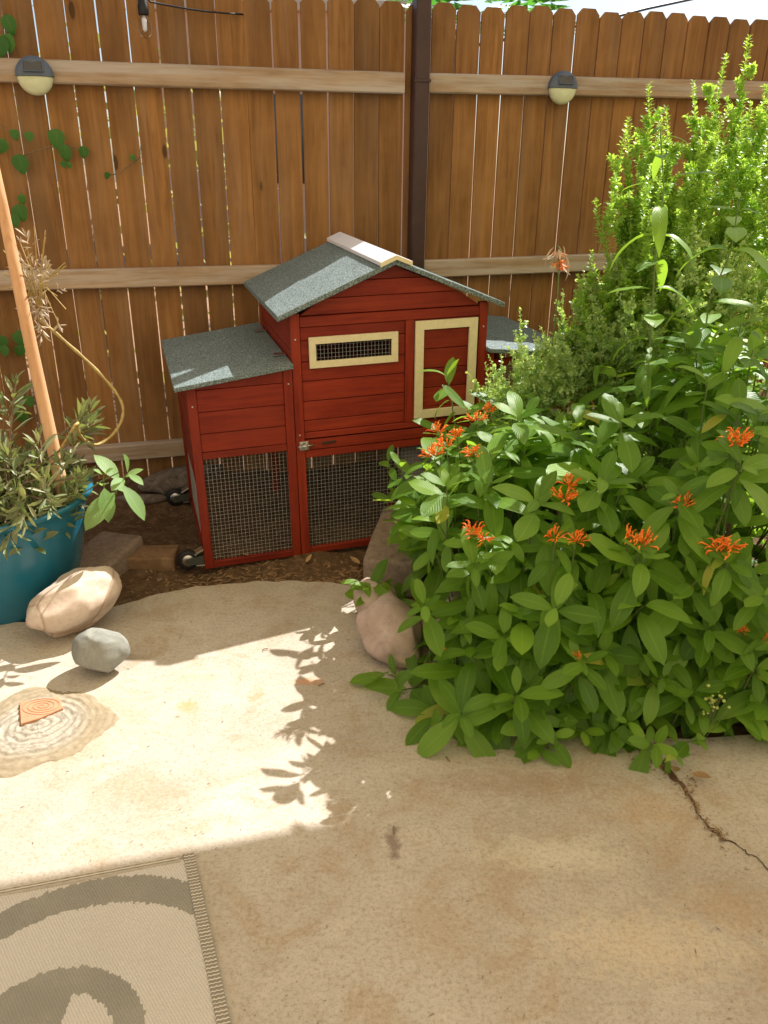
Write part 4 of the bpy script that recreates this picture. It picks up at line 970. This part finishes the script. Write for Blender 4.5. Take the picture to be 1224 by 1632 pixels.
while k < 95:
    d = Vector((random.gauss(0, 1), random.gauss(0, 1), random.gauss(0, 1))).normalized(); p = Vector((.88+d.x*.24, 2.42+d.y*.16, .72+d.z*.30))
    x, y, z = proj(p)
    if not inpoly(x, y, [(850, 560), (890, 470), (930, 440), (960, 380), (985, 300), (1400, 300), (1400, 700), (850, 700)]): continue
    L_.append((p-Vector((d.x*.05, d.y*.05, .10)), Vector((d.x*.6, d.y*.6, .9))+rv(.2), random.uniform(.6, .95))); k += 1
for i in range(75):
    px, py = random.uniform(800, 930), random.uniform(478, 640)
    if py < 560 - (px-800)*.5: continue
    tip = at(px, py, random.uniform(2.22, 2.36)); L_.append((tip-Vector((0, 0, .16)), Vector((random.uniform(-.5, .3), random.uniform(-.3, .1), 1)), random.uniform(.6, .85)))
sprigs(rootG, L_, M['greyleaf'], SPG)
bm = bmesh.new()
for i in range(14): b = Vector((random.uniform(-.06, .06), random.uniform(-.06, .06), -.03)); t_ = Vector((random.uniform(-.38, .35), random.uniform(-.2, .15), random.uniform(.35, .62))); add_tube(bm, [b, b.lerp(t_, .4)+rv(.03), t_], [.006, .005, .002], 6)
obj('woody_stems', mesh_bm(bm, smooth=True), M['brownstem'], rootG)
# withered flower head rising from the low shrub
wh = at(893, 398, 2.42); root = empty('withered_stalk', wh-Vector((0, 0, .35))); bpy.context.view_layer.update(); tag(root, 'drooping withered flower stalk with faded orange petals against the middle fence rail', 'plant')
tube('stem', [(0, 0, 0), (.005, 0, .2), (0, 0, .35), (-.01, -.01, .36)], .002, M['stem'], root, 6)
DL = [leaf_mesh(1, .22, .5, .5, 5), leaf_mesh(1, .18, .3, .6, 5, side=.1)]
for i in range(16): o = obj('withered_leaf', random.choice(DL), M['deadleaf'], root); o.matrix_local = frame_m((random.gauss(0, .35), random.gauss(0, .35), -1), rv(1), Vector((0, 0, .35))+rv(.014), random.uniform(.04, .085))
for i in range(4): o = obj('flower_cluster', random.choice(FLM), M['flower'], root); o.location = Vector((random.gauss(0, .016), random.gauss(0, .01), .31+random.gauss(0, .02))); o.rotation_euler = (R(160), 0, i); o.scale = (.6, .6, .6)
# ------------------------------------------------------------------ teal pot and its plant
PC = Vector((-1.145, 2.13, -.02))
pot = empty('teal_pot', PC); tag(pot, 'large glossy teal pot at the left edge, beside the large pink stone', 'pot')
lathe('pot_body', [(.150, 0), (.185, .004), (.198, .03), (.228, .12), (.250, .22), (.262, .30), (.268, .325), (.284, .336), (.290, .344), (.286, .352), (.272, .350), (.262, .340), (.250, .30)], M['teal'], pot, 72)
lathe('potting_soil', [(.01, .292), (.12, .300), (.2, .296), (.256, .288), (.256, .26)], M['soil'], pot, 40)
bpy.context.view_layer.update()
FG = [leaf_mesh(1, w_, d_, f_, 5, .6, .02, 0, sd) for w_, d_, f_, sd in ((.21, .02, .7, .05), (.18, .12, .8, -.08), (.24, -.06, .6, 0), (.19, .2, .7, .1))]
rootP = empty('potted_plant', PC+Vector((0, 0, .30))); bpy.context.view_layer.update(); tag(rootP, 'bushy grey-green plant with narrow finger leaves filling the teal pot', 'plant')
leaves, stems = [], []
def finger(tip, ax, n, size, leaves, lib=FG, gap=.008):
    ax = Vector(ax).normalized(); a0 = ax.orthogonal().normalized(); b0 = ax.cross(a0)
    for i in range(n):
        t = i/n; p = Vector(tip)-ax*gap*i; a = i*2.4+random.uniform(-.4, .4); fi = R(12+75*t+random.uniform(-12, 12)); d = ax*math.cos(fi)+(a0*math.cos(a)+b0*math.sin(a))*math.sin(fi)
        leaves.append((random.choice(lib), frame_m(d, ax+rv(.5), p, size*random.uniform(.7, 1.15)*(.6+.4*min(1, 3*t)))))
for i in range(185):
    a = random.uniform(0, 6.28); r_ = .245*math.sqrt(random.random()); base = PC + Vector((r_*math.cos(a)*.9, r_*math.sin(a)*.9, .30))
    h = random.uniform(.05, .19)*(1.25-r_/.3); out = Vector((math.cos(a), math.sin(a), 0))*(r_/.27)
    tip = base + Vector((0, 0, h)) + out*.06 + rv(.02); ax = (out*.7 + Vector((0, 0, 1)) + rv(.3)); finger(tip, ax, random.randint(11, 17), random.uniform(.055, .082), leaves); stems.append([tip, (tip+base)/2+rv(.01), base])
# drooping ones over the rim and taller ones at the left
for px, py, Y, ax, s in ((10, 870, 1.86, (-.1, -.6, -.6), .07), (38, 830, 1.85, (.2, -.7, -.2), .07), (70, 760, 1.92, (.2, -.4, .8), .07), (120, 700, 2.1, (.3, -.2, .8), .06), (25, 610, 2.2, (.3, 0, .9), .075), (5, 640, 2.2, (-.1, 0, .9), .075), (130, 660, 2.25, (.3, .1, .8), .08), (150, 672, 2.28, (.6, 0, .5), .08), (145, 650, 2.3, (.3, .1, 1), .07), (60, 700, 2.05, (.1, -.2, 1), .07), (100, 730, 2.05, (.3, -.3, .9), .06), (10, 720, 2.0, (0, -.3, 1), .07), (130, 760, 2.05, (.5, -.3, .7), .05), (85, 800, 1.93, (.4, -.6, .5), .05)):
    tip = at(px, py, Y); finger(tip, ax, 14, s, leaves, gap=.007); stems.append([tip, tip.lerp(PC+Vector((.05, 0, .3)), .5)+Vector((0, 0, .03)), PC+Vector((.05, 0, .29))])
place_leaves(rootP, leaves, M['fingerleaf']); stems_obj(rootP, stems, M['brownstem'], .003)
# trailing stem with dried head
PTS = [(125, 665, 2.15), (122, 690, 2.18), (150, 715, 2.25), (185, 690, 2.32), (199, 658, 2.36), (190, 630, 2.38), (150, 585, 2.37), (105, 545, 2.35), (62, 508, 2.32)]
root = empty('dried_stem', PC+Vector((.1, .05, .3))); bpy.context.view_layer.update(); tag(root, 'long yellowish knobbly stem arching from the pot to a dried grey-green head against the fence', 'plant')
P = [at(*q)-Vector(root.location) for q in PTS]; P = [Vector((0, 0, 0))] + P
# smooth
for _ in range(2):
    Q = [P[0]]
    for a, b in zip(P[:-1], P[1:]): Q += [a.lerp(b, .25), a.lerp(b, .75)]
    P = Q+[P[-1]]
tube('stem', P, [.0047 + .0010*math.sin(i*2.2) for i in range(len(P))], M['yellowstem'], root)
leaves = []; hc = at(58, 450, 2.30); FD = [f.copy() for f in FG]
for f in FD: f.materials.clear()
for i in range(34):
    d = Vector((random.gauss(0, 1), random.gauss(0, .8), random.gauss(0, 1.2)+.2)).normalized(); q_ = random.uniform(.35, 1.15); tip = hc + Vector((d.x*.085*q_, d.y*.06*q_, d.z*.15*q_)); finger(tip, d+rv(.8), random.randint(4, 8), random.uniform(.022, .05), leaves, FD, gap=.006)
place_leaves(root, leaves, M['deadleaf'], 'dry_leaf')
bm = bmesh.new()
for i in range(26): d = rv(1).normalized(); e = hc-Vector(root.location); add_tube(bm, [e-Vector((0, 0, .08)), e+d*.03, e+Vector((d.x*.09, d.y*.06, d.z*.16))], .0016, 4)
o = obj('twiglets', mesh_bm(bm), M['yellowstem'], root); o['kind'] = 'stuff'
# wooden stake
a = at(97, 770, 2.13); b = at(48, 545, 2.19); c_ = at(2, 320, 2.26); d_ = at(-43, 120, 2.32)
lo = a + (a-b)*((a.z-.29)/(b.z-a.z))
st = tube('wooden_stake', [lo-lo, a-lo, b-lo, c_-lo, d_-lo], [.019, .0185, .0170, .0150, .014], M['stake'], None, 14); st.location = lo; tag(st, 'thick bare orange-brown wooden stake leaning in the teal pot', 'stake')
# pale leafy sprig over the pot rim
root = empty('pale_sprig', PC+Vector((.2, 0, .3))); bpy.context.view_layer.update(); tag(root, 'pale green broad-leaved sprig hanging over the right rim of the teal pot', 'plant')
lv, stm = [], []
BL = [leaf_mesh(1, .42, .2, .15, 7, .5, .06), leaf_mesh(1, .46, .3, .2, 7, .48, .06, .1), leaf_mesh(1, .40, .12, .25, 7, .5)]
shoot(at(203, 755, 2.0), (.6, -.45, .6), 4, .118, lv, lib=BL, stem=stm, stemlen=.1, gap=.016, smin=.6); shoot(at(165, 757, 2.02), (.2, -.4, .8), 2, .11, lv, lib=BL, stem=stm, stemlen=.08)
stm.append([at(200, 748, 2.0)-Vector((.02, 0, .01)), at(165, 765, 2.03), PC+Vector((.2, -.05, .31))])
place_leaves(root, lv, M['paleleaf']); stems_obj(root, stm, M['stem'])
# ------------------------------------------------------------------ vine sprigs on the fence
VL = [leaf_mesh(1, .82, .25, .15, 7, .36, .0, .05, 0, .8), leaf_mesh(1, .75, .4, .22, 7, .38, .0, .1, .05, .75)]
VS = [([(12, 40, .05), (2, 75, .055), (18, 70, .05)], [(0, 0), (5, 60), (12, 90)], 'vine leaves at the left edge above the solar light'),
      ([(22, 215, .03), (45, 218, .028), (8, 235, .045), (33, 262, .055)], [(-10, 190), (25, 215), (35, 240)], 'vine sprig below the left solar light, at the left edge'),
      ([(92, 222, .055), (106, 245, .048), (135, 243, .036), (100, 262, .02), (112, 264, .02)], [(30, 250), (75, 235), (105, 230), (140, 243)], 'vine sprig of three large leaves between the two leftmost fence gaps'),
      ([(210, 252, .02), (172, 280, .022)], [(225, 228), (222, 252), (190, 276), (172, 280)], 'thin vine tendril with two tiny leaves on the fence'),
      ([(30, 340, .05), (22, 352, .04), (34, 318, .03)], [(36, 300), (30, 330)], 'vine leaves just right of the top of the wooden stake'),
      ([(5, 545, .04), (30, 540, .05), (35, 560, .04)], [(30, 520), (28, 560)], 'vine leaves on the fence beside the middle of the stake'),
      ([(38, 665, .05), (45, 640, .04), (10, 560, .04)], [(45, 620), (40, 680)], 'dark vine leaves low on the fence behind the potted plant')]
for lv_, stpts, lab in VS:
    q0 = fpt(lv_[0][0], lv_[0][1], .03); root = empty('vine_sprig', q0); bpy.context.view_layer.update(); tag(root, lab, 'vine', 'vine sprigs growing through the fence'); L2 = []
    for x, y, s in lv_:
        p = fpt(x, y, .03); L2.append((random.choice(VL), frame_m(Vector((random.uniform(-.4, .4), -.1, -1)), FN+Vector((0, 0, .5))+rv(.3), p+Vector((0, 0, s*.6)), s*1.25)))
    place_leaves(root, L2, M['vineleaf']); tube('stem', [fpt(x, y, .02)-q0 for x, y in stpts], .0019, M['brownstem'], root, 5)
# ------------------------------------------------------------------ beyond the fence
FLf = [leaf_mesh(1, .6, .2, .2, 3)]
def hedge(name, c, ra, n, size, mat, label, cat='hedge'):
    ins = []
    for i in range(n):
        d = rv(1).normalized(); q = random.uniform(.6, 1)**.5; p = Vector([c[j]+d[j]*ra[j]*q*(1+.15*mn.noise(d*3)) for j in range(3)])
        if p.z < 0: continue
        ins.append((FLf[0], frame_m(rv(1), rv(1)+Vector((0, 0, .6)), p, size*random.uniform(.6, 1.3))))
    return ins
root = empty('neighbour_hedge', (-1.6, 4.4, 0)); bpy.context.view_layer.update(); tag(root, 'yellow-green shrubs beyond the fence, glimpsed through its left gaps', 'hedge')
ins = hedge('', (-1.7, 4.5, .7), (1.3, .5, 1.25), 2600, .07, None, '')
me = join(ins); o = obj('foliage', me, M['farleaf'], root); o['kind'] = 'stuff'; o.matrix_local = root.matrix_world.inverted()
tube('trunk', [(0, 0, -.2), (.05, 0, .5), (0, .1, 1.2)], [.06, .05, .03], M['brownstem'], root)
ng = box('neighbour_yard', -8, 12, 3.9, 30, -.12, -.06, M['far_ground'], bev=0); tag(ng, kind='structure')
hb_ = empty('neighbour_house', (.2, 12, 0)); tag(hb_, 'peach house wall glimpsed above and through the fence left of the dark post', 'house')
box('wall', -3.3, .42, 0, 4, -.3, 3.05, M['peach'], hb_, .01); box('roof_edge', -3.45, .57, -.15, 4.15, 3.052, 3.17, M['wall'], hb_, .01)
box('window', -2.2, -1.2, -.03, -.002, 1.0, 2.1, M['panel'], hb_, .005)
def palm(x, y, h, label):
    root = empty('palm_tree', (x, y, -.1)); tag(root, label, 'tree', 'palms beyond the fence'); tube('trunk', [(0, 0, 0), (.03, 0, h*.5), (0, 0, h)], [.12, .10, .08], M['brownstem'], root, 10)
    bm = bmesh.new()
    for k in range(18):
        a = k*2.4; e = R(15+60*((k*7) % 18)/18); d = Vector((math.cos(a)*math.cos(e), math.sin(a)*math.cos(e), math.sin(e))); L = .9; prev = None
        for i in range(9):
            t = i/8; p = Vector((0, 0, h))+d*L*t+Vector((0, 0, -.5*t*t*L)); sd = d.cross(Vector((0, 0, 1))).normalized()
            if i:
                for s in (-1, 1):
                    q = p+sd*s*.22*math.sin(math.pi*(.15+.8*t))+Vector((0, 0, -.08))+d*.1; v1, v2, v3 = bm.verts.new(p-d*.025), bm.verts.new(p+d*.025), bm.verts.new(q); bm.faces.new((v1, v2, v3))
    me = bpy.data.meshes.new('fronds'); bm.to_mesh(me); bm.free(); me.uv_layers.new(name='UVMap'); o = obj('fronds', me, M['vineleaf'], root); o['kind'] = 'stuff'
palm(.62, 9.0, 2.55, 'palm crown peeking over the fence just right of the dark post'); palm(1.60, 9.4, 2.62, 'palm crown peeking over the fence between dark post and right solar light')
pa, pb = at(1030, 14, 9), at(1110, -3, 9.5); dd = (pb-pa); wl = tube('power_line', [dd*-3, dd*-1+Vector((0, 0, -.02)), dd*0, dd, dd*4+Vector((0, 0, .1))], .014, M['black'], None, 6); wl.location = pa; tag(wl, 'dark overhead cable against the sky above the right fence panel', 'cable')
# ------------------------------------------------------------------ patio cover and house behind the camera
PE = Vector((-.131, 1.184)); zr = 2.35; e0 = Vector((PE.x+SX*zr, PE.y+SY*zr)); ed = Vector((.966, .257))
root = empty('patio_cover', (e0.x, e0.y, zr)); root.rotation_euler = (0, 0, math.atan2(ed.y, ed.x)); tag(root, 'unseen patio cover overhead, made as translucent cream cloth, shading the near concrete', 'patio cover')
bm = bmesh.new(); vv = [[bm.verts.new((-5.5+9.5*i/20, -4.2+4.18*j/10, .012*math.sin(i*1.3)*math.sin(math.pi*j/10))) for i in range(21)] for j in range(11)]
for j in range(10):
    for i in range(20): bm.faces.new((vv[j][i], vv[j][i+1], vv[j+1][i+1], vv[j+1][i]))
obj('cloth', mesh_bm(bm, smooth=True), M['canopy'], root); box('front_rail', -5.5, 4.0, -.035, 0, -.045, .03, M['wall'], root, .004)
for x in (-3.9, 3.7): box('post', x-.05, x+.05, -.20, -.10, -2.35, -.002, M['wall'], root, .004)
hw_ = box('house_wall', -6, 5, -2.9, -2.7, -.1, 2.6, M['wall'], bev=.01); tag(hw_, 'cream stucco house wall facing the patio', 'wall')
